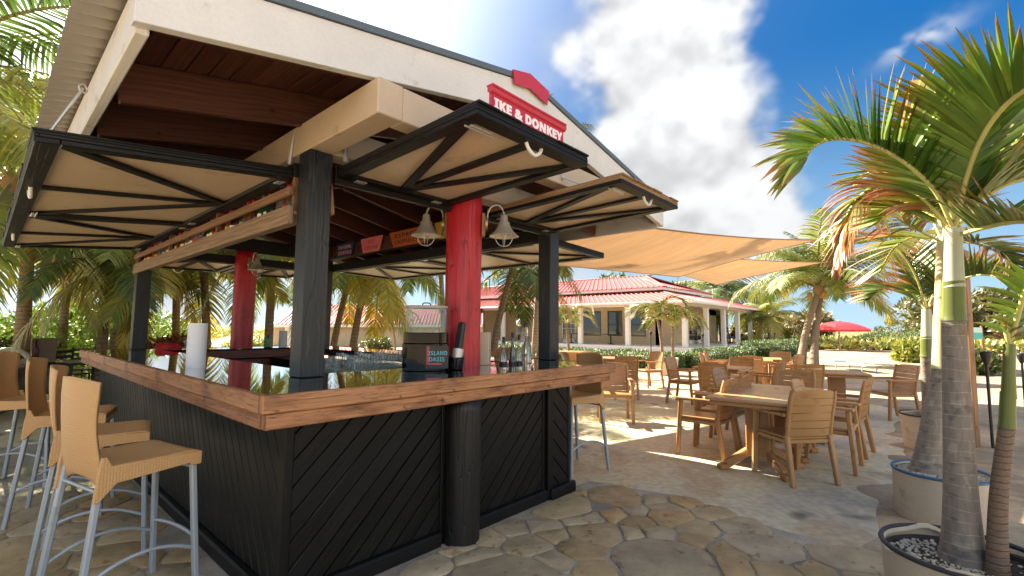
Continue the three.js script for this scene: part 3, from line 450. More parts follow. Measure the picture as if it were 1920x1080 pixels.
// ---------- lamps ----------
function lamp(label, px, py, pz, turn) {
  const t = thing('wall_lamp', label, 'lamp', [px, py, pz], turn, 'metal bell lamps');          // +z points away from the column
  obj('mount_block', box(-.05, .05, -.12, .08, -.03, .0, .004), M.wedge, t);
  obj('back_plate', tr(new THREE.CylinderGeometry(.062, .066, .022, 24).rotateX(Math.PI / 2), 0, -.01, .011), M.brass, t);
  obj('arm', tube([V(0, .03, .02), V(0, .10, .028), V(0, .15, .06), V(0, .165, .10), V(0, .15, .14), V(0, .10, .165), V(0, .07, .168)], .008, 8, 24), M.galv, t);
  const s = obj('shade', lathe([[.012, .085], [.03, .075], [.034, .045], [.036, .02], [.05, .012], [.052, -.012], [.062, -.03], [.085, -.07], [.128, -.108], [.132, -.112], [.126, -.110], [.08, -.073], [.05, -.03], [.03, -.01]], 32), M.metal, t); s.position.set(0, 0, .168);
  const l = obj('liner', lathe([[.124, -.1105], [.079, -.0745], [.047, -.033], [.0, -.03]], 28), M.lampIn, s);
  obj('bulb', tr(new THREE.SphereGeometry(.03, 14, 10), 0, -.085, 0), M.bulb, s);
  obj('guard_wire', tube([V(-.075, -.10, 0), V(-.068, -.15, 0), V(-.03, -.195, 0), V(.03, -.195, 0), V(.068, -.15, 0), V(.075, -.10, 0)], .004, 6, 24), M.galv, s); obj('guard_wire', tube([V(0, -.10, -.075), V(0, -.15, -.068), V(0, -.193, -.03), V(0, -.193, .03), V(0, -.15, .068), V(0, -.10, .075)], .004, 6, 24), M.galv, s);
}
lamp('bell lamp with wire guard on the outer side of the front red column', RX + .118, 2.335, -.565, .85);
lamp('bell lamp with wire guard on the inner side of the front red column', RX - .10, 2.335, -.835, -2.45);
lamp('bell lamp with wire guard on the red column at the back', RX + .02, 2.40, -5.62, .1);
// ---------- bottle shelf above the stools ----------
{
  const t = thing('bottle_shelf', 'wooden shelf with guard rail above the bar side, lined with bottles', 'shelf');
  obj('front_board', box(.43, .466, 2.11, 2.235, -.86, -5.66, .005), M.shelfWood, t); obj('shelf_board', box(.468, .632, 2.175, 2.20, -.86, -5.66, .003), M.shelfWood, t);
  obj('guard_rail', box(.432, .462, 2.305, 2.365, -.86, -5.66, .005), M.rail, t); obj('back_rail', box(.61, .632, 2.305, 2.365, -.86, -5.66, .004), M.rail, t);
  for (const z of [-.88, -2.45, -4.05, -5.63]) obj('shelf_upright', box(.468, .50, 2.2005, 2.44, z, z - .03, .003), M.rail, t);
  const r = rng(31), kinds = [
    { p: [[0, 0], [.036, 0], [.038, .01], [.038, .14], [.03, .17], [.014, .185], [.013, .225], [0, .225]], m: phy(lin(.75, .8, .78), .05, { transmission: .8, thickness: .02 }), n: 'clear', cap: M.black },
    { p: [[0, 0], [.034, 0], [.036, .012], [.036, .12], [.022, .165], [.013, .18], [.013, .225], [0, .225]], m: phy(lin(.22, .07, .015), .08, { clearcoat: 1 }), n: 'amber', cap: M.redSign },
    { p: [[0, 0], [.037, 0], [.039, .012], [.039, .13], [.03, .155], [.014, .17], [.013, .22], [0, .22]], m: phy(lin(.02, .09, .035), .08, { clearcoat: 1 }), n: 'dark green', cap: M.brass },
    { p: [[0, 0], [.040, 0], [.041, .012], [.041, .10], [.034, .13], [.016, .15], [.016, .195], [0, .195]], m: phy(lin(.05, .02, .015), .1, { clearcoat: 1 }), n: 'dark brown', cap: M.plasticWhite }];
  const labM = ['#e9e2d2', '#c9a24a', '#b02a2a', '#f4f1ea', '#3c4a5c'].map(c => std(new THREE.Color(c), .6)), proto = kinds.map(k => lathe(k.p, 14)), cap = new THREE.CylinderGeometry(.0145, .0145, .03, 10), lab = new THREE.CylinderGeometry(.0395, .0395, .06, 16, 1, true, -2.6, 2.1), lab2 = new THREE.CylinderGeometry(.0422, .0422, .05, 16, 1, true, -2.6, 2.1);
  let z = -.94; while (z > -5.6) {
    if ([2.45, 4.05].some(q => Math.abs(-z - q - .01) < .055)) { z -= .05; continue; }
    const k = Math.floor(r() * 4), o = thing('liquor_bottle', kinds[k].n + ' glass liquor bottle standing on the shelf above the stools', 'bottle', [.545 + rr(-.012, .012, r), 2.2005, z], rr(-.4, .4, r), kinds[k].n + ' bottles on the shelf');
    obj('glass_body', proto[k], kinds[k].m, o); obj('cap', cap, kinds[k].cap, o).position.y = kinds[k].p[kinds[k].p.length - 1][1] + .0155; obj('label', k === 3 ? lab2 : lab, labM[Math.floor(r() * 5)], o).position.y = .07; z -= rr(.09, .125, r);
  }
}
// ---------- things on and behind the counter ----------
{
  // frozen drink machine
  const t = thing('drink_machine', 'glossy black drink machine with a clear tank on the bar top', 'drink machine', [1.46, 1.0965, -.68], -.62);
  const rb = (w, d, r) => { const s = new THREE.Shape(), x = w / 2, y = d / 2; s.moveTo(-x + r, -y); s.lineTo(x - r, -y); s.quadraticCurveTo(x, -y, x, -y + r); s.lineTo(x, y - r); s.quadraticCurveTo(x, y, x - r, y); s.lineTo(-x + r, y); s.quadraticCurveTo(-x, y, -x, y - r); s.lineTo(-x, -y + r); s.quadraticCurveTo(-x, -y, -x + r, -y); return s; };
  const slab = (w, d, r, h, bev = .005) => new THREE.ExtrudeGeometry(rb(w, d, r), { depth: h - 2 * bev, bevelEnabled: true, bevelThickness: bev, bevelSize: bev, bevelOffset: -bev, bevelSegments: 2, curveSegments: 8 }).rotateX(-Math.PI / 2).translate(0, bev, 0);
  obj('base', slab(.36, .34, .15, .205), M.gloss, t); obj('band', slab(.345, .325, .145, .085), M.gloss, t).position.y = .2055;
  const hol = rb(.315, .30, .13); hol.holes.push(rb(.305, .29, .126)); obj('tank', new THREE.ExtrudeGeometry(hol, { depth: .185, bevelEnabled: false, curveSegments: 8 }).rotateX(-Math.PI / 2), phy(lin(.80, .84, .83), .06, { transmission: .95, thickness: 0, side: THREE.DoubleSide }), t).position.y = .291;
  const lid = obj('lid', slab(.335, .315, .14, .02), phy(lin(.55, .55, .52), .3, { transmission: .3 }), t); lid.position.y = .477; obj('lid_handle', tube([V(-.03, .018, 0), V(-.028, .04, 0), V(.028, .04, 0), V(.03, .018, 0)], .005, 6, 16), M.black, lid);
  const tx = textTex(512, 512, (x, w, h) => { x.fillStyle = '#0b0b0d'; x.fillRect(0, 0, w, h); x.fillStyle = '#a33148'; x.fillRect(20, 10, 60, 400); x.fillStyle = '#49a8b8'; x.font = 'bold 130px sans-serif'; x.fillText('ISLAND', 60, 210, 430); x.fillText('OASIS', 60, 350, 430); x.fillStyle = '#b63a5a'; x.fillRect(60, 390, 300, 36); });
  const pl = obj('printed_panel', new THREE.PlaneGeometry(.17, .17), std(lin(1, 1, 1), .25, { map: tx }), t); pl.position.set(.08, .105, .1705);
  // ice scoop / blender jug leaning beside it
  const s = thing('drink_shaker', 'black handled steel shaker leaning beside the black drink machine', 'shaker', [1.62, 1.0965, -.50], .3);
  obj('holder', lathe([[0, 0], [.05, 0], [.058, .008], [.07, .10], [.066, .10], [.05, .012], [0, .012]], 20), M.gloss, s); obj('steel_cup', rod(V(0, .02, 0), V(.03, .16, 0), .045, 16), M.metal, s); obj('handle', bar(V(.028, .145, 0), V(.085, .37, .0), .062, .05, .012), M.black, s);
  const w = obj('menu_tube', new THREE.CylinderGeometry(.066, .066, .345, 28), M.paper); w.position.set(.25, 1.0965 + .1725, -1.98); tag(w, 'white paper menu cylinder standing on the bar top', 'menu holder');
  // glasses on a green tray
  const tr1 = thing('glass_rack', 'green tray on the inner bar counter holding rows of glasses', 'tray', [1.62, .93, -1.75], .35); obj('tray', slab(1.0, .6, .03, .10), M.green, tr1); obj('stand', box(-.45, .45, -.93, -.001, -.26, .26, .01), M.blackPaint[2], tr1);
  const gl = lathe([[0, 0], [.028, 0], [.03, .004], [.036, .12], [.034, .12], [.027, .008], [0, .008]], 12), r = rng(12), gp = lathe([[0, 0], [.03, 0], [.006, .008], [.005, .07], [.03, .10], [.036, .15], [.033, .15], [.026, .10], [0, .075]], 12), gm = phy(lin(.97, .98, .98), .04, { transmission: 1, thickness: 0, ior: 1.5, side: THREE.DoubleSide });
  for (let i = 0; i < 11; i++) for (let j = 0; j < 5; j++) { const a = .35, x = (i - 5) * .086, z = (j - 2) * .1, k = (i + j) % 3 === 0; const m = obj('drinking_glass', k ? gp : gl, gm); m.position.set(1.62 + x * Math.cos(a) + z * Math.sin(a), 1.031, -1.75 - x * Math.sin(a) + z * Math.cos(a)); tag(m, k ? 'clear stemmed glass on the green tray behind the bar' : 'clear tumbler on the green tray behind the bar', 'glass', k ? 'stemmed glasses on the tray' : 'tumblers on the tray'); }
  // carton, bottles and flowers at the right end
  const c = thing('carton_box', 'tan cardboard box with small print beside the red column', 'box', [2.16, 1.0965, -.74], .6); obj('carton', box(-.06, .06, 0, .29, -.06, .06, .003), M.carton, c); obj('printed_mark', new THREE.PlaneGeometry(.04, .008), M.black, c).position.set(.0, .13, .0605); obj('printed_mark', new THREE.PlaneGeometry(.03, .03), std(lin(.4, .33, .25), .8), c).position.set(.02, .06, .0606);
  const bm = [phy(lin(.72, .76, .7), .04, { transmission: .9, thickness: .02 }), phy(lin(.03, .04, .03), .06, { clearcoat: 1 }), phy(lin(.7, .72, .5), .05, { transmission: .8, thickness: .02 })];
  [[2.30, -.62, 0, .2, 'clear oil bottle with a dark foot beside the cardboard box'], [2.40, -.60, 1, .24, 'dark wine bottle between two clear bottles on the bar end'], [2.49, -.60, 2, .22, 'pale bottle beside the tall spirit bottle on the bar end'], [2.63, -.62, 0, .34, 'tall clear spirit bottle with a blue-black stopper on the bar end']].forEach(([x, z, k, h, l], i) => {
    const o = thing('counter_bottle', l, 'bottle', [x, 1.0965, z], 0, 'bottles on the right end of the bar'), q = i === 3 ? .044 : .034;
    obj('glass_body', lathe([[0, 0], [q, 0], [q + .002, .01], [q * 1.0, h * .45], [q * .4, h * .7], [.012, h * .78], [.012, h], [0, h]], 18), bm[k], o); obj('stopper', new THREE.CylinderGeometry(.014, .013, .05, 12), i === 3 ? std(lin(.02, .015, .06), .3) : M.black, o).position.y = h + .0255; if (i < 3) obj('foot', new THREE.CylinderGeometry(q + .004, q + .006, .022, 18, 1, true), M.black, o).position.y = .0115;
  });
  // paper towel roll, green bottle, red napkin pile on the back counter
  const pr = obj('paper_roll', new THREE.CylinderGeometry(.062, .062, .26, 24), M.paper); pr.position.set(2.42, 1.0965 + .13, -5.62); tag(pr, 'white paper towel roll on the back counter', 'paper roll');
  const gb = thing('green_bottle', 'green soap bottle beside the red back column', 'bottle', [2.16, 1.0965, -5.55]); obj('glass_body', lathe([[0, 0], [.038, 0], [.04, .01], [.04, .13], [.02, .17], [.014, .18], [.014, .2], [0, .2]], 16), phy(lin(.01, .22, .09), .2), gb); obj('pump', new THREE.CylinderGeometry(.012, .012, .05, 8), std(lin(.6, .12, .03), .5), gb).position.y = .225;
  const g2 = new THREE.SphereGeometry(.115, 28, 14, 0, 6.283, 0, 1.57); { const P = g2.attributes.position; for (let i = 0; i < P.count; i++) { const k = 1 + .9 * (vn(P.getX(i) * 26 + 9, P.getZ(i) * 26 + 9 + P.getY(i) * 20, 0, 0, 3) - .5); P.setXYZ(i, P.getX(i) * k * 1.1, P.getY(i) * k * .75, P.getZ(i) * k * .7); } g2.computeVertexNormals(); } const rn = obj('red_cloth', g2, M.redCloth); rn.position.set(.86, 1.0965, -5.55); tag(rn, 'crumpled red cloth on the back counter beside the far post', 'cloth');
  for (let k = 0; k < 3; k++) { const m = obj('drinking_glass', gl, gm); m.position.set(1.06 + k * .10, 1.0965, -5.5); tag(m, 'clear tumbler on the back counter beside the red cloth', 'glass', 'tumblers on the back counter'); }
}
// ---------- bar stools: front of the seat faces +z ----------
function makeStool() {
  const t = thing('bar_stool', 'x', 'bar stool'); const SW = .215, SD = .20;
  // woven back, curved in plan and leaning, thickened
  const sheet = (n, m, f, th) => { const pos = [], uv = [], idx = []; for (const l of [0, 1]) for (let i = 0; i <= n; i++) for (let j = 0; j <= m; j++) { const [p, nn] = f(i / n, j / m * 2 - 1); pos.push(p.x + nn.x * th * l, p.y + nn.y * th * l, p.z + nn.z * th * l); uv.push(j / m * .44, i / n * .5); } const S = (n + 1) * (m + 1);
    for (const l of [0, 1]) for (let i = 0; i < n; i++) for (let j = 0; j < m; j++) { const a = l * S + i * (m + 1) + j, b = a + m + 1; if (l) idx.push(a, a + 1, b, b, a + 1, b + 1); else idx.push(a, b, a + 1, b, b + 1, a + 1); }
    for (let i = 0; i < n; i++) for (const j of [0, m]) { const a = i * (m + 1) + j, b = a + m + 1; if (j) idx.push(a, b, a + S, b, b + S, a + S); else idx.push(a, a + S, b, b, a + S, b + S); }
    for (let j = 0; j < m; j++) for (const i of [0, n]) { const a = i * (m + 1) + j; if (i) idx.push(a, a + S, a + 1, a + 1, a + S, a + S + 1); else idx.push(a, a + 1, a + S, a + 1, a + S + 1, a + S); }
    const g0 = geo(pos, null, uv); g0.setIndex(idx); return g0; };
  const bk = sheet(22, 12, (u, s) => { const y = mix(.64, 1.165, u), wd = .196 + .014 * Math.cos(u * 5.5) - .016 * sst(.8, 1, u), z = -.205 - .075 * u - .035 * Math.sin(u * 3.1) * .6 + .045 * s * s * (.35 + .65 * u) ; return [V(s * wd, y - .022 * s * s * sst(.8, 1, u) + (u < .12 ? .05 * (1 - s * s) * (1 - u / .12) : 0), z), V(0, 0, -1)]; }, .016); bk.computeVertexNormals(); obj('backrest', bk, M.stool, t);
  const st = sheet(16, 14, (u, s) => { const z = mix(-.20, .212, u), dip = -.018 * Math.cos(s * 1.5) * Math.sin(Math.PI * clamp(u * 1.05)); return [V(s * .216, .752 + dip + .004 * s * s - .012 * sst(.9, 1, u), z), V(0, -1, 0)]; }, .012); st.computeVertexNormals(); obj('seat', st, M.stool, t);
  for (const s of [-1, 1]) { const sh = new THREE.Shape([[.214, .742], [.214, .675], [.168, .675], [.158, .69], [-.16, .672], [-.19, .64], [-.225, .60], [-.245, .60], [-.238, .70], [-.225, .80], [-.205, .80], [-.185, .757], [0, .75]].map(p => new THREE.Vector2(...p))); const e = new THREE.ExtrudeGeometry(sh, { depth: .014, bevelEnabled: true, bevelThickness: .003, bevelSize: .003, bevelOffset: -.003, bevelSegments: 1 }); e.rotateY(-Math.PI / 2).translate(s * .214 + .007, 0, 0); obj('side_apron', e, M.stool, t); }
  obj('front_apron', box(-.205, .205, .69, .742, .197, .211, .004), M.stool, t);
  const legs = {}; for (const [sx, sz] of [[-1, 1], [1, 1], [-1, -1], [1, -1]]) { const a = V(sx * .19, .715, sz > 0 ? .185 : -.212), b = V(sx * .225, 0, sz > 0 ? .225 : -.285); legs[sx + ',' + sz] = [a, b]; obj('leg', bar(a, b, .034, .026, .005, V(0, 0, 1)), M.stoolLeg, t); }
  const on = (k, y) => { const [a, b] = legs[k]; return a.clone().lerp(b, (a.y - y) / (a.y - b.y)); };
  const arcb = (k1, k2, y, up) => { const p = on(k1, y), q = on(k2, y); return tube([p, p.clone().lerp(q, .25).add(V(0, up * .75, 0)), p.clone().lerp(q, .5).add(V(0, up, 0)), p.clone().lerp(q, .75).add(V(0, up * .75, 0)), q], .0095, 8, 24); };
  obj('foot_rail', arcb('-1,1', '1,1', .30, .02), M.stoolLeg, t); obj('side_rail', arcb('-1,-1', '-1,1', .24, .07), M.stoolLeg, t); obj('side_rail', arcb('1,-1', '1,1', .24, .07), M.stoolLeg, t); obj('cross_bar', rod(on('-1,1', .66), on('1,1', .66), .0085), M.stoolLeg, t); obj('cross_bar', rod(on('-1,-1', .64), on('1,-1', .64), .0085), M.stoolLeg, t);
  return t;
}
{
  const A = (dx, dz) => Math.atan2(dx, dz), s0 = makeStool(), spots = [[-.30, -.83, A(.97, -.22)], [-.29, -1.66, A(.975, -.2)], [-.34, -2.66, A(.95, -.30)], [-.50, -3.80, A(.87, -.48)]];
  const L = ['tan woven bar stool closest to the bar corner with the square post', 'tan woven bar stool, second along the bar from the corner post', 'tan woven bar stool, third along the bar from the corner post', 'tan woven bar stool, fourth along the bar from the corner post'];
  s0.position.set(spots[0][0], .01, spots[0][1]); s0.rotation.y = spots[0][2]; tag(s0, L[0], 'bar stool', 'stools along the side of the bar');
  spots.slice(1).forEach((p, i) => copy(s0, [p[0], .01, p[1]], p[2], L[i + 1], 'stools along the side of the bar'));
  copy(s0, [3.22, .01, -.50], A(-.95, .22), 'tan woven bar stool pulled up to the right end of the bar', 'stools at the right end of the bar');
  copy(s0, [3.35, .01, -1.75], A(-1, 0), 'tan woven bar stool behind the first one at the right end of the bar', 'stools at the right end of the bar');
}
// ---------- resin armchairs: front faces +z ----------
function makeChair(mat) {
  const t = thing('armchair', 'x', 'chair'), W2 = .25;
  obj('seat', tr(cb(.46, .028, .44, .01), 0, .425, .01), mat, t); for (let k = 0; k < 2; k++) obj('seat_rail', box(-.215, .215, .375, .4105, k ? .195 : -.215, k ? .215 : -.195, .005), mat, t);
  for (const s of [-1, 1]) {
    obj('front_leg', bar(V(s * .245, 0, .245), V(s * .238, .625, .20), .05, .042, .008, V(0, 0, 1)), mat, t);
    obj('rear_leg', bar(V(s * .235, 0, -.27), V(s * .225, .46, -.20), .046, .046, .008, V(0, 0, 1)), mat, t);
    obj('back_stile', tr(new THREE.TubeGeometry(new THREE.CatmullRomCurve3([V(0, .43, -.205), V(0, .62, -.235), V(0, .80, -.275), V(-s * .012, .872, -.292)]), 12, .022, 6, false), s * .228, 0, 0), mat, t);
    obj('armrest', new THREE.ExtrudeGeometry(new THREE.Shape([[-.028, -.225], [.026, -.225], [.036, .10], [.034, .245], [0, .262], [-.034, .245], [-.036, .10]].map(p => new THREE.Vector2(p[0] + s * .243, -p[1]))), { depth: .018, bevelEnabled: true, bevelThickness: .005, bevelSize: .005, bevelOffset: -.005, bevelSegments: 2 }).rotateX(-Math.PI / 2).translate(0, .630, 0), mat, t);
    obj('side_rail', box(s * .225 - .016, s * .225 + .016, .375, .411, -.19, .192, .005), mat, t);
  }
  // back slats follow a gentle curve, thin gaps between
  const rows = [[.445, .515], [.52, .588], [.593, .66], [.665, .732], [.737, .80], [.805, .885]];
  rows.forEach(([y0, y1], k) => {
    const n = 10, pos = [], uv = [], idx = [], zc = (y) => -.205 - .035 * ((y - .44) / .2) - .012 * Math.max(0, (y - .64) / .2);
    for (const f of [0, 1]) for (let i = 0; i <= n; i++) { const s = i / n * 2 - 1, x = s * .212, bow = -.018 * (1 - s * s), top = k === 5 ? y1 - .028 * s * s * Math.abs(s) : y1; for (const y of [y0, top]) { pos.push(x, y, zc(y) + bow + (f ? .011 : -.011)); uv.push(x, y + k); } }
    const Q = (n + 1) * 2; for (let i = 0; i < n; i++) { const a = i * 2, b = a + 2; idx.push(a, a + 1, b, b, a + 1, b + 1, Q + a, Q + b, Q + a + 1, Q + b, Q + b + 1, Q + a + 1, a + 1, Q + a + 1, b + 1, b + 1, Q + a + 1, Q + b + 1, a, b, Q + a, b, Q + b, Q + a); }
    const g0 = geo(pos, null, uv); g0.setIndex(idx); const g = g0.toNonIndexed(); g.computeVertexNormals(); obj('back_slat', g, mat, t);
  });
  return t;
}
function makeTable() {
  const t = thing('patio_table', 'x', 'table');
  obj('tabletop', tr(cb(.84, .035, .84, .014), 0, .722, 0), M.table, t); obj('edge_skirt', box(-.385, .385, .66, .704, -.385, .385, .01), M.table, t);
  for (const s of [-1, 1]) obj('pedestal', tr(cb(.10, .52, .22, .012), s * .09, .40, 0), M.chair2, t);
  obj('stretcher', box(-.035, .035, .20, .30, -.12, .12, .006), M.chair2, t);
  for (const [x, z] of [[1, 1], [-1, 1], [1, -1], [-1, -1]]) obj('foot', [bar(V(x * .07, .20, z * .07), V(x * .27, .045, z * .27), .075, .075, .012), tr(cb(.10, .05, .10, .012), x * .29, .026, z * .29, 0, Math.PI / 4)], M.chair2, t);
  obj('parasol_plug', tr(new THREE.CylinderGeometry(.022, .022, .006, 16), 0, .7405, 0), M.chair2, t); return t;
}
{
  const t0 = makeTable(), c0 = makeChair(M.chair), c1 = makeChair(M.chair2); let ti = 0, ci = 0;
  const table = (x, z, a, l, g) => { if (!ti++) { t0.position.set(x, 0, z); t0.rotation.y = a; return tag(t0, l, 'table', g); } return copy(t0, [x, 0, z], a, l, g); };
  const used2 = [0, 0]; const chair = (x, z, dx, dz, l, g, k = 0) => { const src = k ? c1 : c0, a = Math.atan2(dx, dz); if (!used2[k]++) { src.position.set(x, 0, z); src.rotation.y = a; return tag(src, l, 'chair', g); } return copy(src, [x, 0, z], a, l, g); };
  // double table beside the bar
  table(4.62, .90, .02, 'brown square table with a chair at its corner, joined to a second one', 'tables of the pair beside the bar'); table(5.47, .88, .02, 'brown square table joined to the one at the flagstones, in front of more tables', 'tables of the pair beside the bar');
  chair(4.50, 1.22, .27, -.335, 'tan slatted armchair set askew at the corner of the joined tables', 'chairs of the joined tables');
  const sideL = (w) => 'tan slatted armchair along the bar side of the joined tables, ' + w, sideR = (w) => 'tan slatted armchair along the sand side of the joined tables, ' + w;
  chair(4.82, .28, .02, 1, sideL('closest to the flagstones'), 'chairs on the bar side of the joined tables'); chair(5.45, .26, 0, 1, sideL('middle of three'), 'chairs on the bar side of the joined tables'); chair(6.15, .27, .0, 1, sideL('farthest from the flagstones'), 'chairs on the bar side of the joined tables', 1);
  chair(5.24, 1.42, 0, -1, sideR('beside the askew chair'), 'chairs on the sand side of the joined tables'); chair(6.06, 1.42, .06, -1, sideR('farther from the askew chair'), 'chairs on the sand side of the joined tables', 1);
  chair(6.42, .82, -1, .05, 'tan slatted armchair at the far end of the joined tables', 'chairs of the joined tables');
  // table by the sand
  table(9.0, 1.0, .3, 'brown table close to the sand, one chair pulled back from it', 'single tables'); chair(9.32, 1.72, -.67, -.75, 'tan slatted armchair turned sideways beside the sand', 'chairs of the sand table', 1); chair(8.55, .55, .7, .6, 'tan slatted armchair between the sand table and the joined tables', 'chairs of the sand table');
  // middle table
  table(8.6, -.75, 0, 'brown table in the middle of the terrace behind the joined tables', 'single tables');
  for (const [x, z, dx, dz, w] of [[7.75, -.55, 1, 0, 'bar'], [8.5, -1.45, 0, 1, 'planter'], [9.35, -.7, -1, 0, 'hedge'], [8.55, -.02, .1, -1, 'sand']]) chair(x, z, dx, dz, 'tan slatted armchair on the ' + w + ' side of the middle terrace table', 'chairs of the middle table', 1);
  // far pair
  for (const x of [11.6, 12.45]) table(x, -1.0, .25, 'brown table of the joined pair closest to the hedge', 'tables closest to the hedge');
  for (const [x, z, dx, dz, w] of [[11.2, -1.8, .25, 1, 'on the planter side of'], [12.1, -2.0, .2, 1, 'on the planter side of'], [11.4, -.25, .1, -1, 'on the sand side of'], [12.2, -.45, .1, -1, 'on the sand side of'], [13.1, -.75, -1, .2, 'at the hedge end of'], [10.7, -.8, 1, -.2, 'at the bar end of']]) chair(x, z, dx, dz, 'tan slatted armchair ' + w + ' the joined tables closest to the hedge', 'chairs closest to the hedge', 1);
  // table behind the bar end
  table(9.55, -3.55, .5, 'brown table beside the large white planter', 'tables beside the planter'); chair(8.2, -2.62, .75, -.65, 'tan slatted armchair with its back to the bar, at the planter table', 'chairs of the planter table', 1); chair(10.35, -3.1, -.85, -.35, 'tan slatted armchair between the planter table and the white planter', 'chairs of the planter table', 1); chair(8.75, -4.2, .6, .4, 'tan slatted armchair on the hedge side of the planter table', 'chairs of the planter table', 1);
  table(11.6, -6.2, .2, 'brown table at the hedge behind the white planter', 'tables beside the hedge');
  chair(5.85, -1.5, -.75, -.55, 'tan slatted armchair standing alone behind the right end bar stool', 'chairs behind the bar');
  table(8.2, -6.4, .4, 'brown table behind the bar end post', 'tables behind the bar'); for (const [x, z, dx, dz] of [[7.5, -5.8, .7, -.5], [9.0, -6.9, -.7, .4], [8.8, -5.75, -.5, -.6], [7.6, -7.1, .6, .6]]) chair(x, z, dx, dz, 'tan slatted armchair around the table behind the bar end post', 'chairs behind the bar', 1);
}
// ---------- leaves and palms ----------
function leafStrip(out, p0, dir, side, len, wid, droop, cols, seg = 3, fold = 0) {   // tapered blade bending down; cols(t) -> [r,g,b]
  const d = dir.clone().normalize(), p = p0.clone(), s = side.clone().addScaledVector(d, -side.dot(d)).normalize(), up = V(0, 0, 0).crossVectors(d, s); const pts = [];
  for (let i = 0; i <= seg; i++) { const t = i / seg, w = wid * (t < .25 ? mix(.55, 1, t / .25) : Math.pow(1 - (t - .25) / .75, .75)) + .0008; pts.push([p.clone(), w, t]); d.y -= droop / seg * (0.5 + t); d.normalize(); p.addScaledVector(d, len / seg); }
  const put = (q, c) => { out.pos.push(q.x, q.y, q.z); out.col.push(c[0], c[1], c[2]); };
  for (let i = 0; i < seg; i++) {
    const [a, wa, ta] = pts[i], [b, wb, tb] = pts[i + 1], ca = cols(ta), cb2 = cols(tb);
    const A1 = a.clone().addScaledVector(s, wa / 2).addScaledVector(up, fold * wa), A2 = a.clone().addScaledVector(s, -wa / 2).addScaledVector(up, fold * wa), B1 = b.clone().addScaledVector(s, wb / 2).addScaledVector(up, fold * wb), B2 = b.clone().addScaledVector(s, -wb / 2).addScaledVector(up, fold * wb);
    if (fold) { put(A1, ca); put(a, ca); put(B1, cb2); put(B1, cb2); put(a, ca); put(b, cb2); put(a, ca); put(A2, ca); put(b, cb2); put(b, cb2); put(A2, ca); put(B2, cb2); }
    else if (i === seg - 1) { put(A1, ca); put(A2, ca); put(b, cb2); } else { put(A1, ca); put(A2, ca); put(B1, cb2); put(B1, cb2); put(A2, ca); put(B2, cb2); }
  }
}
const leafGeo = (o) => { const g = geo(o.pos, null, null, o.col); g.computeVertexNormals(); const n = o.pos.length / 3, uv = new Float32Array(n * 2); g.setAttribute('uv', new THREE.BufferAttribute(uv, 2)); return g; };
const vary = (c, r, k = .25) => { const m = 1 + (r() - .5) * 2 * k, h = (r() - .5) * .25; return [c[0] * m * (1 + h), c[1] * m, c[2] * m * (1 - h)]; };
// one frond of unit length along +z in the yz plane, start and end elevation in degrees
function frondGeo(e0, e1, cols, seed, n = 66) {
  const r = rng(seed), o = { pos: [], col: [] }, N = 26, P = [V(0, 0, 0)], T = []; for (let i = 0; i < N; i++) { const t = i / (N - 1), a = mix(e0, e1, Math.pow(t, 1.25)) * Math.PI / 180; T.push(V(0, Math.sin(a), Math.cos(a))); P.push(P[i].clone().addScaledVector(T[i], 1 / N)); }
  const X = V(1, 0, 0), stalk = [.34, .30, .09];
  for (let k = 0; k < n; k++) for (const s of [-1, 1]) {
    const t = clamp(.14 + .86 * (k + r() * .7) / n, 0, .995), i = Math.min(N - 1, Math.floor(t * N)), f = t * N - i, p = P[i].clone().lerp(P[i + 1], f), tan = T[i], up = V(0, 0, 0).crossVectors(tan, X).multiplyScalar(1);
    const L = .31 * Math.pow(Math.sin(Math.PI * clamp(.16 + .80 * t)), .55) * (.85 + .3 * r()), sw = mix(.25, .95, t) + (r() - .5) * .25, d = tan.clone().multiplyScalar(sw).addScaledVector(X, s * (1.0 + (r() - .5) * .2)).addScaledVector(up, .12 + (r() - .5) * .3);
    const c = vary(cols[Math.floor(r() * cols.length)], r), tip = vary([.34, .22, .06], r), br = r() < .35 ? .75 : 1.2;
    leafStrip(o, p, d, tan, L, .0155, .85 + .5 * r(), (q) => q > br ? tip : c, 3);
  }
  // rachis, a thin three-sided bar
  for (let i = 0; i < N; i += 2) { const w = .014 * (1 - .85 * i / N), w2 = .014 * (1 - .85 * Math.min(N, i + 2) / N), a = P[i], b = P[Math.min(N, i + 2)], U = V(0, 0, 0).crossVectors(T[i], X); const q = (p, w, k) => k === 0 ? p.clone().addScaledVector(X, w) : k === 1 ? p.clone().addScaledVector(X, -w) : p.clone().addScaledVector(U, w); for (let k = 0; k < 3; k++) { const l = (k + 1) % 3; for (const v of [q(a, w, k), q(a, w, l), q(b, w2, k), q(b, w2, k), q(a, w, l), q(b, w2, l)]) { o.pos.push(v.x, v.y, v.z); o.col.push(...stalk); } } }
  return leafGeo(o);
}
const GREEN = [[.095, .16, .022], [.13, .20, .028], [.075, .13, .02]], OLIVE = [[.27, .32, .035], [.36, .36, .045], [.20, .27, .03]], GOLD = [[.50, .42, .05], [.42, .38, .045], [.56, .44, .06]], DRY = [[.34, .20, .08], [.28, .17, .07]];
const FROND = {}; { let s = 300; for (const [n, c] of [['g', GREEN], ['o', OLIVE], ['y', GOLD], ['d', DRY]]) FROND[n] = [[78, 25], [55, -25], [32, -55], [8, -70], [-28, -84]].map(([a, b]) => frondGeo(a, b, c, s++)); }
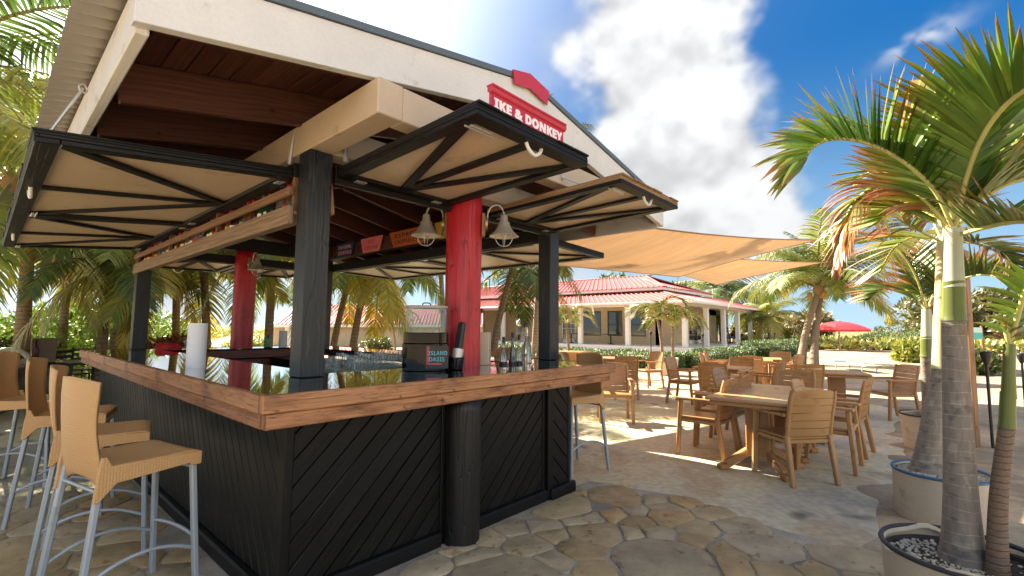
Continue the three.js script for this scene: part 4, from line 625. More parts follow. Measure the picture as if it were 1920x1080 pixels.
function trunkGeo(pts, r0, r1, seg = 12, n = 30, bulge = 0, rings = .1) {
  const c = new THREE.CatmullRomCurve3(pts), L = c.getLength(), pos = [], uv = [], idx = [], F = c.computeFrenetFrames(n, false);
  for (let i = 0; i <= n; i++) { const t = i / n, p = c.getPointAt(t), R = mix(r0, r1, Math.pow(t, .5)) * (1 + bulge * Math.exp(-t * 9)); for (let j = 0; j <= seg; j++) { const a = j / seg * 2 * Math.PI; const q = p.clone().add(V(Math.cos(a) * R, 0, Math.sin(a) * R)); pos.push(q.x, q.y, q.z); uv.push(j / seg, t * L / (rings * 12)); } }
  for (let i = 0; i < n; i++) for (let j = 0; j < seg; j++) { const a = i * (seg + 1) + j, b = a + seg + 1; idx.push(a, b, a + 1, b, b + 1, a + 1); }
  const g = geo(pos, null, uv); g.setIndex(idx); g.computeVertexNormals(); return g;
}
function coconut(label, base, crown, o = {}) {
  const { len = 2.4, n = 20, seed = 1, hues = 'ggooy', r0 = .15, group = 'coconut palms', name = 'coconut_palm', category = 'palm tree', nuts = 0, bend = 0, low = 1, up = 0, rings = .09 } = o, r = rng(seed * 77 + 3);
  const t = thing(name, label, category, [base.x, 0, base.z], 0, group), c = crown.clone().sub(V(base.x, 0, base.z)), m = c.clone().multiplyScalar(.5).add(V(bend, 0, bend * .6)); m.x = m.x * .8; m.z = m.z * .8;
  obj('trunk', trunkGeo([V(0, -.15, 0), m.clone().setY(c.y * .5), c.clone()], r0, r0 * .62, 12, 30, .35, rings), M.trunk, t);
  obj('crown_fibre', tr(new THREE.SphereGeometry(r0 * 1.0, 10, 8).scale(1, 1.5, 1), c.x, c.y + r0 * .5, c.z), M.fibre, t);
  for (let k = 0; k < n; k++) { const q = (k + .5) / n, v = q < .14 ? 0 : q < .38 ? 1 : q < .66 ? 2 : q < .88 ? 3 : 4, hue = hues[Math.min(hues.length - 1, Math.floor((q * .7 + r() * .3) * hues.length))]; if (v === 4 && !low) continue; if (v === 3 && up && k % 3) continue; const f = obj('frond', FROND[hue][v], M.leaf, t); f.position.copy(c).add(V(0, r0 * (1.3 - q), 0)); f.rotation.set(0, k * 2.39996 + r() * .5 + seed, (r() - .5) * .5, 'YXZ'); f.rotation.x = (r() - .5) * .3; const s = len * (.85 + .3 * r()); f.scale.set(s, s, s); }
  for (let k = 0; k < nuts; k++) { const a = k * 2.1 + seed; obj('coconut', tr(new THREE.SphereGeometry(.11, 10, 8).scale(1, 1.2, 1), c.x + Math.cos(a) * r0 * 1.7, c.y - .12 - .1 * (k % 2), c.z + Math.sin(a) * r0 * 1.7), std(lin(.36, .22, .07), .6), t); }
  return t;
}
const gnd = (u, d) => { const p = at(u, 612, { d }); return V(p.x, 0, p.z); };
// palms beyond the bar, left to right
[
  [-190, 7.2, -150, 150, 2.5, 1, 'ggoog', 16, 'palm beyond the stools with fronds hanging above the corrugated roof edge'],
  [46, 14.2, 52, 478, 3.0, 2, 'gooyo', 20, 'thick ringed coconut palm behind the granite topped counter'],
  [196, 12.5, 200, 505, 2.2, 3, 'googy', 20, 'upright coconut palm behind the black tables'],
  [205, 13.2, 262, 470, 2.5, 4, 'gogyo', 18, 'leaning coconut palm crossing the upright one behind the black tables'],
  [-60, 11.5, 20, 350, 2.6, 5, 'gogoo', 18, 'coconut palm with tall crown behind the stools'],
  [120, 16, 130, 455, 2.7, 6, 'ogoyo', 11, 'coconut palm among the shrubs behind the granite counter'],
  [335, 15, 330, 455, 2.8, 7, 'oyoyo', 18, 'golden leaved coconut palm behind the far bar post'],
  [395, 13, 382, 500, 2.4, 8, 'ogoyy', 18, 'low crowned coconut palm behind the red cloth'],
  [505, 12, 513, 455, 2.5, 9, 'gogoy', 22, 'straight grey coconut palm beside the back red column'],
  [560, 18, 575, 470, 2.8, 10, 'oyoyy', 16, 'coconut palm in front of the red roofed house, half behind the bar post'],
  [618, 14, 662, 500, 2.3, 11, 'oyyoy', 22, 'slender leaning coconut palm left of its twin before the red roofed house'],
  [655, 13, 697, 482, 2.5, 12, 'ogyoy', 24, 'thicker leaning coconut palm right of its twin before the red roofed house'],
  [835, 15, 826, 500, 2.4, 13, 'googg', 20, 'coconut palm behind the clear drink tank'],
  [915, 12, 962, 497, 2.1, 14, 'googy', 24, 'leaning coconut palm between the red column and the black end post'],
  [1000, 15, 1030, 300, 1.9, 15, 'ggggo', 16, 'tall palm rising behind the gable of the bar roof'],
  [260, 19, 262, 500, 2.8, 16, 'oygoo', 10, 'coconut palm deep in the grove behind the bottle shelf'],
  [450, 20, 452, 500, 2.8, 17, 'yoyoo', 11, 'yellowing coconut palm deep in the grove behind the back red column'],
].forEach(([u, d, cu, cv, len, seed, hues, n, label]) => { const c = at(cu, cv, { d: d * .98 }); coconut(label, gnd(u, d), c, { len, seed, hues, n, group: 'coconut palms behind the bar', low: d < 15 ? 1 : 0, up: d >= 15 ? 1 : 0, r0: seed === 2 ? .17 : .12 }); });
// right: coconut palm with two stems by the hedge, and palms behind the restaurant
coconut('coconut palm with orange nut cluster and a leaning stem at the end of the hedge', gnd(1497, 24.6), at(1534, 548, { d: 25 }), { len: 3.6, seed: 21, hues: 'googo', n: 22, nuts: 5, r0: .2, group: 'palms at the hedge', up: 1, low: 0 });
coconut('coconut palm with dark upright stem at the end of the hedge', gnd(1521, 24.3), at(1541, 535, { d: 26 }), { len: 3.3, seed: 22, hues: 'ggoyy', n: 16, nuts: 3, r0: .2, group: 'palms at the hedge', up: 1, low: 0 });
coconut('coconut palm standing behind the restaurant roof', gnd(1352, 52), at(1345, 566, { d: 52 }), { len: 6.0, seed: 23, hues: 'ggogo', n: 20, r0: .2, group: 'palms behind the restaurant', low: 0 });
coconut('coconut palm behind the far porch columns', gnd(1443, 45), at(1440, 597, { d: 45 }), { len: 3.0, seed: 24, hues: 'ooyoy', n: 20, r0: .18, group: 'palms behind the restaurant' });
// ---------- feather palms in pots, fronds laid along their own rachis ----------
function featherFrond(parent, pts, o = {}) {
  const { n = 46, L = .40, wid = .040, cols = [[.15, .26, .025], [.20, .31, .032], [.11, .20, .02]], tipc = [.36, .13, .04], brown = .28, seed = 1, vee = .9, droop = .35, base = .16, rad = .011, side = 1 } = o;
  const r = rng(seed * 31 + 5), c = new THREE.CatmullRomCurve3(pts), out = { pos: [], col: [] }, dry = [[.42, .15, .045], [.34, .17, .07], [.48, .19, .05]];
  for (let k = 0; k < n; k++) for (const s of [-1, 1]) {
    const t = clamp(base + (1 - base) * (k + r() * .5) / n, 0, .998), p = c.getPointAt(t), T = c.getTangentAt(t); let S = V(0, 0, 0).crossVectors(T, V(0, 1, 0)); if (S.lengthSq() < 1e-4) S.set(1, 0, 0); S.normalize(); const N = V(0, 0, 0).crossVectors(S, T).normalize();
    const ln = L * Math.pow(Math.sin(Math.PI * clamp(.2 + .72 * t)), .6) * (.85 + .3 * r()), fw = mix(.35, 1.25, t * t) + (r() - .5) * .2;
    const d = T.clone().multiplyScalar(fw).addScaledVector(S, s * Math.cos(vee) * (1 + (r() - .5) * .3)).addScaledVector(N, Math.sin(vee) * (1 - .5 * t) + (r() - .5) * .25);
    const cc = vary(cols[Math.floor(r() * cols.length)], r), br = 1 - brown * (.4 + 1.1 * r()) - (r() < brown * .35 ? .45 * r() : 0), bc = vary(dry[Math.floor(r() * 3)], r), yel = [mix(cc[0], .34, .6), mix(cc[1], .28, .6), cc[2]];
    leafStrip(out, p, d, V(0, 0, 0).crossVectors(d, S.clone().multiplyScalar(s)).lerp(T, .5), ln, wid * (.7 + .5 * r()), droop * (.5 + r()), (q) => q > br ? bc : q > br - .22 ? yel : cc, 5, .16);
  }
  const m = obj('frond', leafGeo(out), M.leafGloss, parent); obj('rachis', new THREE.TubeGeometry(c, 30, rad, 6, false), M.rachis, m); return m;
}
const PX = (list) => list.map(([u, v, d]) => at(u, v, { d }));
function pot(label, x, z, rt, rb, h, soil, o = {}) {
  const t = thing('plant_pot', label, 'plant pot', [x, 0, z], o.turn || 0, 'white drum planters'); const g = lathe([[0, 0], [rb * .96, 0], [rb, .015], [mix(rb, rt, .5) * 1.004, h * .5], [rt, h - .012], [rt + .006, h - .004], [rt, h], [rt - .014, h], [rt - .018, h - .02]], 56), P = g.attributes.position, r = rng(x * 100 | 0);
  for (let i = 0; i < P.count; i++) { const a = Math.atan2(P.getZ(i), P.getX(i)), k = 1 + (o.dent || .02) * (vn(Math.cos(a) * 1.5 + 5, Math.sin(a) * 1.5 + 5 + P.getY(i) * 2, 0, 0, 9) - .5) * 2; P.setX(i, P.getX(i) * k); P.setZ(i, P.getZ(i) * k); if (P.getY(i) > h * .8 && o.wavy) P.setY(i, P.getY(i) + o.wavy * (vn(Math.cos(a) * 2 + 9, Math.sin(a) * 2 + 9, 0, 0, 4) - .6)); } g.computeVertexNormals();
  obj('drum_wall', g, M.pot, t); obj('drum_inside', lathe([[rt - .019, h - .005 - (o.wavy || 0) * .5], [rt - .024, soil - .02]], 48), o.liner || M.pot, t);
  if (o.rim) obj('painted_rim', tr(new THREE.TorusGeometry(rt - .004, .012, 6, 56).rotateX(Math.PI / 2), 0, h, 0), o.rim, t);
  const sg = new THREE.CircleGeometry(rt - .02, 40, 0, 6.284).rotateX(-Math.PI / 2); obj('soil', tr(sg, 0, soil, 0), M.soil, t);
  const pg = [0, 1, 2].map(k => { const q = new THREE.IcosahedronGeometry(1, 0), Q = q.attributes.position; for (let i = 0; i < Q.count; i++) { const f = 1 + .5 * (vn(Q.getX(i) * 1.5 + 7 * k, Q.getY(i) * 1.5 + Q.getZ(i) + 9, 0, 0, 6) - .5); Q.setXYZ(i, Q.getX(i) * f, Q.getY(i) * f * .7, Q.getZ(i) * f); } q.computeVertexNormals(); return q; });
  const gs = []; for (let k = 0; k < (o.peb || 420); k++) { const a = r() * 6.283, q = Math.sqrt(r()) * (rt - .035), s = rr(.004, .011, r) * (o.ps || 1); if (o.bare && Math.sin(a * 1 + .8) > .35 && r() < .8) continue; gs.push(norm(pg[k % 3].clone().rotateY(r() * 6).scale(s, s, s).translate(Math.cos(a) * q, soil + s * .3, Math.sin(a) * q))); }
  const m = obj('pebbles', gs, M.pebble[0], t); m.userData.kind = 'stuff'; return t;
}
pot('scuffed white drum planter with chipped black rim holding two palm stems', 2.29, 2.37, .315, .30, .385, .325, { wavy: .07, rim: M.potIn, liner: M.potIn, dent: .03, bare: 1, peb: 900 });
pot('clean white drum planter with a blue rim and pale pebbles', 4.10, 2.30, .30, .30, .36, .345, { rim: M.blueRim, peb: 1100 });
{ const p = pot('broken white planter with a black gash beside the sand', 6.95, 2.22, .30, .27, .42, .36, { dent: .05, wavy: .03, rim: M.potIn, peb: 120 }); const g = new THREE.ExtrudeGeometry(new THREE.Shape([[0, .40], [.05, .33], [.015, .22], [.10, .03], [.055, .05], [-.035, .2], [-.01, .30], [-.06, .37]].map(q => new THREE.Vector2(q[0], q[1]))), { depth: .012, bevelEnabled: false }); const m = obj('gash', g, M.potIn, p); m.position.set(-.285, 0, -.03); m.rotation.y = -1.35; }
pot('white tapered planter with two thin palm stems beside the hedge', 13.7, -4.1, .36, .30, .55, .50, { peb: 60 });
function stemmed(label, base, top, shaftTop, r0, r1, o = {}) {
  const t = thing('feather_palm', label, 'palm tree', [base.x, base.y, base.z], 0, 'feather palms in planters'), k = (p) => p.clone().sub(base);
  obj('trunk', trunkGeo([V(0, -.05, 0), k(base.clone().lerp(top, .5)).add(o.bend || V(0, 0, 0)), k(top)], r0, r1, 24, 60, o.bulge ?? .25, o.rings || .055), o.mat || M.trunkNear, t);
  const q = k(shaftTop), p = k(top); const md = p.clone().lerp(q, .42); obj('crownshaft', trunkGeo([p.clone().add(V(0, -.004, 0)), p.clone().lerp(md, .5), md], r1 * 1.02, r1 * .94, 20, 16, .08, 9), o.shaft || M.shaft, t); obj('leaf_sheath', trunkGeo([md.clone().add(V(0, -.03, 0)), md.clone().lerp(q, .5), q], r1 * .975, r1 * .72, 20, 16, .0, 9), o.wax || M.shaftWax, t); return t;
}
const relPts = (t, pts) => pts.map(p => p.sub(t.position));
{
  const C1 = at(1788, 428, { d: 3.24 });
  const p1 = stemmed('stout ringed feather palm with green crownshaft in the scuffed planter', at(1806, 1052, { y: .325 }), at(1788, 600, { d: 3.25 }), C1, .086, .047, { bulge: .35, bend: V(-.01, 0, 0) });
  const F = (list, o) => featherFrond(p1, relPts(p1, PX(list)), o), gr = { L: .43, wid: .048 };
  F([[1786, 425, 3.24], [1748, 352, 3.18], [1676, 292, 3.08], [1610, 264, 3.0], [1556, 261, 2.95], [1522, 276, 2.92], [1500, 312, 2.9]], { ...gr, seed: 1, L: .42, n: 66, vee: 1.0, brown: .15 });
  F([[1792, 424, 3.24], [1812, 335, 3.15], [1840, 260, 3.05], [1878, 205, 2.98], [1930, 165, 2.9], [2010, 150, 2.8]], { ...gr, seed: 2, L: .5, n: 66, vee: .8, brown: .09 });
  F([[1782, 428, 3.26], [1716, 366, 3.4], [1640, 350, 3.5], [1598, 388, 3.55], [1580, 450, 3.55], [1572, 490, 3.55]], { seed: 3, L: .34, n: 44, vee: .15, brown: .75, droop: .9, cols: OLIVE });
  F([[1796, 424, 3.24], [1842, 372, 3.3], [1920, 334, 3.35], [2010, 330, 3.4]], { ...gr, seed: 4, L: .42, n: 44, vee: .5, brown: .08 });
  F([[1788, 415, 3.25], [1768, 300, 3.45], [1758, 215, 3.65], [1752, 160, 3.8]], { ...gr, seed: 5, L: .34, n: 38, vee: .4, brown: .4, cols: [...GREEN, ...OLIVE] });
  F([[1800, 440, 3.24], [1856, 424, 3.1], [1920, 415, 2.95], [1990, 425, 2.85]], { seed: 6, L: .36, n: 40, vee: .7, brown: .25, cols: [...GREEN, ...OLIVE] });
  F([[1780, 430, 3.24], [1730, 398, 3.5], [1680, 392, 3.8], [1640, 420, 4.0]], { seed: 7, L: .38, n: 36, vee: .5, brown: .2, cols: OLIVE });
  F([[1795, 420, 3.26], [1830, 320, 3.5], [1880, 270, 3.7], [1940, 262, 3.9]], { ...gr, seed: 8, L: .44, n: 44, vee: .6, brown: .1 });
  F([[1790, 420, 3.26], [1790, 340, 3.45], [1812, 268, 3.6], [1850, 215, 3.75]], { ...gr, seed: 9, L: .42, n: 40, vee: .6, brown: .16 });
  // second stem in the same pot
  const p2 = stemmed('young thin feather palm with yellow-green stem in the scuffed planter', at(1868, 1078, { y: .325 }), at(1888, 800, { d: 3.22 }), at(1893, 645, { d: 3.22 }), .043, .030, { mat: M.trunkYoung, wax: M.shaft, bend: V(.0, 0, -.01), rings: .03, bulge: .3 });
  featherFrond(p2, relPts(p2, PX([[1893, 648, 3.22], [1906, 600, 3.2], [1930, 530, 3.15], [1975, 470, 3.1]])), { seed: 20, L: .20, n: 16, wid: .03, vee: .2, brown: .1, base: .12 });
  featherFrond(p2, relPts(p2, PX([[1893, 650, 3.22], [1888, 625, 3.2], [1882, 600, 3.2]])), { seed: 21, L: .08, n: 6, wid: .02, vee: .3, brown: .8, base: .2 });
  // palm of the clean planter, half hidden behind the first
  const p3 = stemmed('feather palm with pale yellow crownshaft in the blue rimmed planter', at(1732, 884, { y: .345 }), at(1764, 690, { d: 5.0 }), at(1768, 452, { d: 5.0 }), .10, .055, { shaft: M.shaftPale, wax: M.shaftPale, bulge: .4 });
  const G = (list, o) => featherFrond(p3, relPts(p3, PX(list)), { cols: OLIVE, L: .5, wid: .036, ...o });
  G([[1768, 455, 5.0], [1700, 420, 4.9], [1655, 392, 4.8], [1615, 400, 4.75], [1588, 440, 4.7], [1578, 480, 4.7]], { seed: 31, vee: .2, brown: .6, droop: .8, n: 48 }); G([[1768, 455, 5.0], [1735, 380, 5.2], [1700, 330, 5.4], [1650, 315, 5.5], [1605, 340, 5.6]], { seed: 32, vee: .5, brown: .35, n: 44 });
  G([[1770, 455, 5.0], [1825, 455, 4.9], [1880, 478, 4.8], [1905, 510, 4.75]], { seed: 33, vee: .4, brown: .4, cols: GREEN, n: 34, L: .36 }); G([[1768, 452, 5.0], [1780, 360, 5.1], [1790, 300, 5.2], [1830, 250, 5.3]], { seed: 34, vee: .5, brown: .35, n: 40 }); G([[1766, 458, 5.0], [1728, 440, 5.4], [1680, 462, 5.7], [1650, 510, 5.9]], { seed: 35, vee: .3, brown: .4, n: 36 });
  // palm of the broken planter
  const p4 = stemmed('slim grey feather palm in the broken planter beside the leaning posts', at(1744, 782, { y: .36 }), at(1738, 668, { d: 7.8 }), at(1737, 580, { d: 7.8 }), .085, .065, { bulge: .2 });
  const K = (list, o) => featherFrond(p4, relPts(p4, PX(list)), { L: .5, wid: .045, cols: GREEN, ...o });
  K([[1737, 582, 7.8], [1718, 520, 7.6], [1690, 475, 7.4], [1650, 452, 7.2], [1610, 456, 7.0]], { seed: 41, vee: .8, brown: .2, n: 44 }); K([[1738, 580, 7.8], [1790, 530, 7.6], [1840, 515, 7.4], [1890, 528, 7.2], [1925, 565, 7.0]], { seed: 42, vee: 1.0, brown: .2, n: 46, L: .55 }); K([[1737, 580, 7.8], [1728, 510, 7.9], [1722, 470, 8.0], [1720, 440, 8.1]], { seed: 43, vee: .4, brown: .35, n: 34, cols: [...GREEN, ...OLIVE] }); K([[1739, 580, 7.8], [1760, 530, 8.1], [1790, 500, 8.4], [1830, 505, 8.6]], { seed: 44, vee: .6, brown: .3, n: 36 }); K([[1736, 582, 7.8], [1700, 545, 8.1], [1660, 540, 8.4], [1630, 560, 8.7]], { seed: 45, vee: .5, brown: .3, n: 34 });
  // stems of the far planter and the small potted palm
  for (const [u, v, d, cu, cv, l, s] of [[1243, 695, 15.2, 1232, 592, 'thin feather palm leaning left in the tapered planter', 51], [1262, 695, 15.2, 1262, 612, 'thin feather palm with drooping brown fronds in the tapered planter', 52], [1068, 690, 15.5, 1062, 606, 'thin arching feather palm behind the black end post', 53], [742, 668, 22, 735, 604, 'small bright green feather palm before the red roofed house', 54]]) {
    const b = at(u, v, { d }); b.y = s < 53 ? .5 : 0; const c = at(cu, cv, { d }), t = thing('feather_palm', l, 'palm tree', [b.x, b.y, b.z], 0, 'small feather palms'); const k = c.clone().sub(b); obj('trunk', trunkGeo([V(0, -.05, 0), V(k.x * .3, k.y * .5, k.z * .3), k], .055, .04, 10, 20, .3), M.trunk, t);
    const r = rng(s); for (let i = 0; i < 9; i++) { const a = i * 2.4 + s, e = .5 + .9 * r(), L2 = s === 54 ? 1.3 : .95, D = V(Math.cos(a), 0, Math.sin(a)); featherFrond(t, [k.clone(), k.clone().addScaledVector(D, L2 * .35).add(V(0, L2 * .42 * e, 0)), k.clone().addScaledVector(D, L2 * .75).add(V(0, L2 * .38 * e, 0)), k.clone().addScaledVector(D, L2).add(V(0, L2 * (.1 * e - .12), 0))], { seed: s * 10 + i, L: .34, n: 20, wid: .045, cols: s === 54 ? [[.16, .26, .03], [.22, .30, .04]] : [...GREEN, ...OLIVE], vee: .4, brown: .25, rad: .01 }); }
  }
}
// ---------- shrubs, hedges and scrub ----------
function leafCloud(n, place, size, cols, seed) { const r = rng(seed), o = { pos: [], col: [] }; for (let k = 0; k < n; k++) { const p = place(r); if (!p) continue; const d = V(r() - .5, r() - .2, r() - .5), s = V(r() - .5, r() - .5, r() - .5), c = vary(cols[Math.floor(r() * cols.length)], r, .3), L = size * (.6 + .8 * r()); leafStrip(o, p, d, s, L, L * .42, .3, () => c, 2); } return leafGeo(o); }
const blob = (rx, ry, rz, low = 0, seed = 3) => (r) => { const a = r() * 6.283, z = r() * 2 - 1, q = Math.sqrt(1 - z * z), k = Math.pow(r(), .28) * (.78 + .5 * vn(Math.cos(a) * q * 2.2 + 9, z * 2.2 + 9 + Math.sin(a) * q * 2.2, 0, 0, seed)); const y = z * k * ry + ry * .85; if (y < low) return null; return V(Math.cos(a) * q * k * rx, y, Math.sin(a) * q * k * rz); };
function shrub(name, label, cat, x, z, rx, ry, rz, n, size, cols, seed, group) { const t = thing(name, label, cat, [x, 0, z], 0, group); obj('foliage', leafCloud(n, blob(rx, ry, rz, .02, seed), size, cols, seed), M.leaf, t); const r = rng(seed); for (let k = 0; k < 4; k++) { const a = r() * 6.28; obj('stem', rod(V(0, -.02, 0), V(Math.cos(a) * rx * .4, ry * .9, Math.sin(a) * rz * .4), .02, 5, .008), M.fibre, t); } return t; }
const HEDGE = [[.07, .15, .02], [.10, .20, .025], [.05, .11, .018], [.20, .24, .04]], SCRUB = [[.38, .40, .09], [.46, .44, .12], [.30, .36, .08], [.52, .47, .16]];
const hedgeBox = (x0, x1, z0, z1, h) => (r) => { const x = mix(x0, x1, r()), z = mix(z0, z1, r()), top = h * (.82 + .3 * vn(x * 1.3, z * 1.3, 0, 0, 12)), f = r(); return f < .5 ? V(x, top * (.92 + .12 * r()), z) : f < .75 ? V(r() < .5 ? x0 + (r() - .5) * .14 : x1 + (r() - .5) * .14, top * r(), z) : V(x, top * r(), r() < .5 ? z0 + (r() - .5) * .14 : z1 + (r() - .5) * .14); };
function hedge(label, x0, x1, z0, z1, h, n, seed) { const t = thing('hedge', label, 'hedge', [0, 0, 0], 0, 'clipped hedges along the restaurant'); obj('foliage', leafCloud(n, hedgeBox(x0, x1, z0, z1, h), .085, HEDGE, seed), M.leaf, t); obj('branches', box(x0 + .12, x1 - .12, 0, h * .72, z0 + .12, z1 - .12, .05), std(lin(.035, .05, .015), .9), t); return t; }
hedge('low clipped hedge along the restaurant porch beside the white planter', 15.2, 16.3, -13.5, -4.6, .58, 15000, 61);
hedge('low clipped hedge running on towards the hedge palms', 16.4, 24.5, -5.4, -4.3, .58, 13000, 62);
hedge('taller clipped hedge at the foot of the hedge palms', 24.6, 30.5, -5.2, -3.6, .85, 9000, 63);
hedge('long dark clipped hedge behind the red umbrella', 46, 58, -2.2, -.6, 1.25, 9000, 64); hedge('dark clipped hedge beside the round yucca on the sand', 47, 56, .2, 1.8, 1.35, 6000, 65);
shrub('flower_bed', 'low bed of yellow-green groundcover before the porch', 'shrub', 16.2, -15.5, 1.4, .45, 3.2, 5000, .09, [...HEDGE, [.45, .42, .05]], 66);
const bush = (l, u, d, rx, ry, n, size, cols, seed) => { const p = gnd(u, d); return shrub('shrub', l, 'shrub', p.x, p.z, rx, ry, rx, n, size, cols, seed, 'shrubs round the terrace'); };
bush('round spiky yellow-green bush on the bright sand', 1714, 30, .8, .52, 4200, .30, [[.34, .38, .05], [.26, .32, .045], [.42, .42, .08]], 71); bush('small spiky bush on the sand behind the torch', 1830, 23, .55, .36, 1500, .28, [[.16, .20, .035]], 72);
bush('bright backlit shrub behind the black chairs', 112, 17, 1.6, 1.0, 5200, .16, [[.26, .36, .04], [.18, .28, .03]], 73); bush('bright green shrub between the palm trunks', 160, 21, 2.2, 1.1, 5200, .17, [[.24, .34, .04], [.16, .26, .03]], 74); bush('green shrub behind the far bar post', 285, 23, 2.0, 1.0, 4200, .17, [[.22, .32, .04]], 75);
bush('dark shrub behind the thick ringed palm', 12, 14.5, .8, .6, 2600, .12, [[.05, .07, .02], [.07, .08, .02]], 76); bush('red leaved croton bush behind the red cloth', 322, 14, .75, .62, 2600, .15, [[.22, .05, .03], [.16, .10, .02], [.30, .09, .03]], 77);
bush('dark leaved shrub against the red roofed house', 703, 20, .7, .55, 2400, .16, [[.12, .15, .03], [.20, .20, .04]], 78); bush('leafy shrub behind the clear drink tank', 812, 18, .6, .6, 1800, .2, [[.18, .25, .035], [.26, .30, .05]], 79); bush('yellow-green shrub beside the straight grey palm', 470, 21, .8, .5, 2000, .17, [[.30, .34, .05]], 80);
bush('white flowering bush behind the bottles on the bar end', 985, 12, .4, .55, 900, .07, [[.7, .68, .5], [.25, .3, .08]], 81); bush('red flower bush behind the bottles on the bar end', 945, 12.5, .5, .5, 1200, .09, [[.5, .06, .05], [.12, .18, .03]], 82);
// feathery trees on the skyline
function wisp(label, u, d, w, h, n, seed, cols) { const p = gnd(u, d), t = thing('seaside_tree', label, 'tree', [p.x, 0, p.z], 0, 'feathery trees on the skyline'), r = rng(seed), lobes = Array.from({ length: 14 }, () => [rr(-w, w, r), h * rr(.35, .95, r), rr(-w * .6, w * .6, r), rr(.16, .34, r) * w]); obj('foliage', leafCloud(n, (q) => { const [x, y, z, s] = lobes[Math.floor(q() * 14)], a = q() * 6.28, b = q() * 2 - 1, k = Math.cbrt(q()), c = Math.sqrt(1 - b * b); return V(x + Math.cos(a) * c * k * s, y * (1 - .3 * Math.abs(x / w)) + b * k * s * .7, z + Math.sin(a) * c * k * s); }, w * .09, cols, seed), M.leaf, t); for (const [x, y, z] of lobes.slice(0, 6)) obj('branch', rod(V(x * .1, 0, z * .1), V(x, y, z), .12, 5, .03), M.fibre, t); obj('trunk', rod(V(0, -.1, 0), V(0, h * .5, 0), .2, 7, .1), M.fibre, t); }
wisp('wispy seaside tree behind the sign board on the dunes', 1815, 62, 6.5, 4.6, 9000, 91, [[.17, .18, .06], [.22, .21, .07]]); wisp('smaller wispy tree left of the larger one on the dunes', 1690, 80, 4, 3.0, 3500, 92, [[.18, .2, .06]]);
wisp('broad feathery tree behind the restaurant ridge', 1205, 50, 6, 7.2, 9000, 93, [[.10, .14, .03], [.16, .18, .04]]); wisp('feathery brown-green tree behind the hedge palms', 1480, 62, 5.5, 3.6, 6000, 94, [[.26, .2, .06], [.16, .17, .04], [.34, .24, .08]]); wisp('feathery tree behind the far porch end', 1425, 70, 4.5, 4.4, 5000, 95, [[.24, .24, .06], [.18, .2, .05]]);
// dune scrub as one mass
{ const r = rng(101), o = leafCloud(52000, (q) => { const u = q() < .72 ? rr(1380, 2050, q) : rr(-80, 950, q), d = 46 + 150 * q() * q(), p = gnd(u, d); if (u < 1100 && d < 60) return null; const h = .75 * vn(p.x * .16, p.z * .16, 0, 0, 7) + .2; return V(p.x, h * q(), p.z); }, .5, SCRUB, 102); const m = obj('dune_scrub', o, M.leaf); m.userData = { kind: 'stuff', label: 'yellow-green scrub covering the low dunes', category: 'scrub' }; }
{ // low dune ridge that closes the view
  const pos = [], idx = [], uv = [], n = 160; for (let j = 0; j < 3; j++) for (let i = 0; i <= n; i++) { const a = i / n * 2 * Math.PI, R = [150, 210, 420][j]; pos.push(Math.cos(a) * R, j === 1 ? 1.0 + 1.4 * vn(Math.cos(a) * 9 + 20, Math.sin(a) * 9 + 20, 0, 0, 3) : -.4, Math.sin(a) * R); uv.push(i, j); } for (let j = 0; j < 2; j++) for (let i = 0; i < n; i++) { const a = j * (n + 1) + i, b = a + n + 1; idx.push(a, b, a + 1, b, b + 1, a + 1); } const g = geo(pos, null, uv); g.setIndex(idx); g.computeVertexNormals(); struct('dunes', g, std(lin(.30, .30, .10), .95, { map: rep(blotch, .5, .5) }));
}
// ---------- shade sails ----------
function sail(label, c, sag, name = 'shade_sail') {   // four corners in order; edges hang inwards
  const n = 26, pos = [], uv = [], idx = [], ctr = c.reduce((a, p) => a.add(p), V(0, 0, 0)).multiplyScalar(.25);
  const edge = (a, b, t) => { const m = a.clone().lerp(b, .5), pull = ctr.clone().sub(m).multiplyScalar(sag * 4 * t * (1 - t)); return a.clone().lerp(b, t).add(pull).add(V(0, -.16 * sag * 8 * t * (1 - t), 0)); };
  for (let j = 0; j <= n; j++) for (let i = 0; i <= n; i++) { const u = i / n, v = j / n; const A = edge(c[0], c[1], u), B = edge(c[3], c[2], u), L = edge(c[0], c[3], v), R = edge(c[1], c[2], v); const p = A.multiplyScalar(1 - v).add(B.multiplyScalar(v)).add(L.multiplyScalar(1 - u)).add(R.multiplyScalar(u)); const q = c[0].clone().multiplyScalar((1 - u) * (1 - v)).add(c[1].clone().multiplyScalar(u * (1 - v))).add(c[2].clone().multiplyScalar(u * v)).add(c[3].clone().multiplyScalar((1 - u) * v)); p.sub(q); p.y -= .25 * Math.sin(Math.PI * u) * Math.sin(Math.PI * v); p.y += .03 * Math.sin(u * 21 + v * 5) * Math.sin(Math.PI * v) * Math.sin(Math.PI * u); pos.push(p.x, p.y, p.z); uv.push(p.x, p.z); }
  for (let j = 0; j < n; j++) for (let i = 0; i < n; i++) { const a = j * (n + 1) + i, b = a + n + 1; idx.push(a, b, a + 1, b, b + 1, a + 1); }
  const g = geo(pos, null, uv); g.setIndex(idx); g.computeVertexNormals(); const t = thing(name, label, 'shade sail', [0, 0, 0], 0, 'orange shade sails'); obj('fabric', g, M.sail, t);
  const at2 = (i, j) => V(...pos.slice((j * (n + 1) + i) * 3, (j * (n + 1) + i) * 3 + 3)); const E = [[], [], [], []]; for (let k = 0; k <= n; k += 2) { E[0].push(at2(k, 0)); E[1].push(at2(n, k)); E[2].push(at2(k, n)); E[3].push(at2(0, k)); } for (const e of E) obj('edge_hem', tube(e, .014, 6, 30), std(lin(.30, .15, .05), .8), t);
  return t;
}
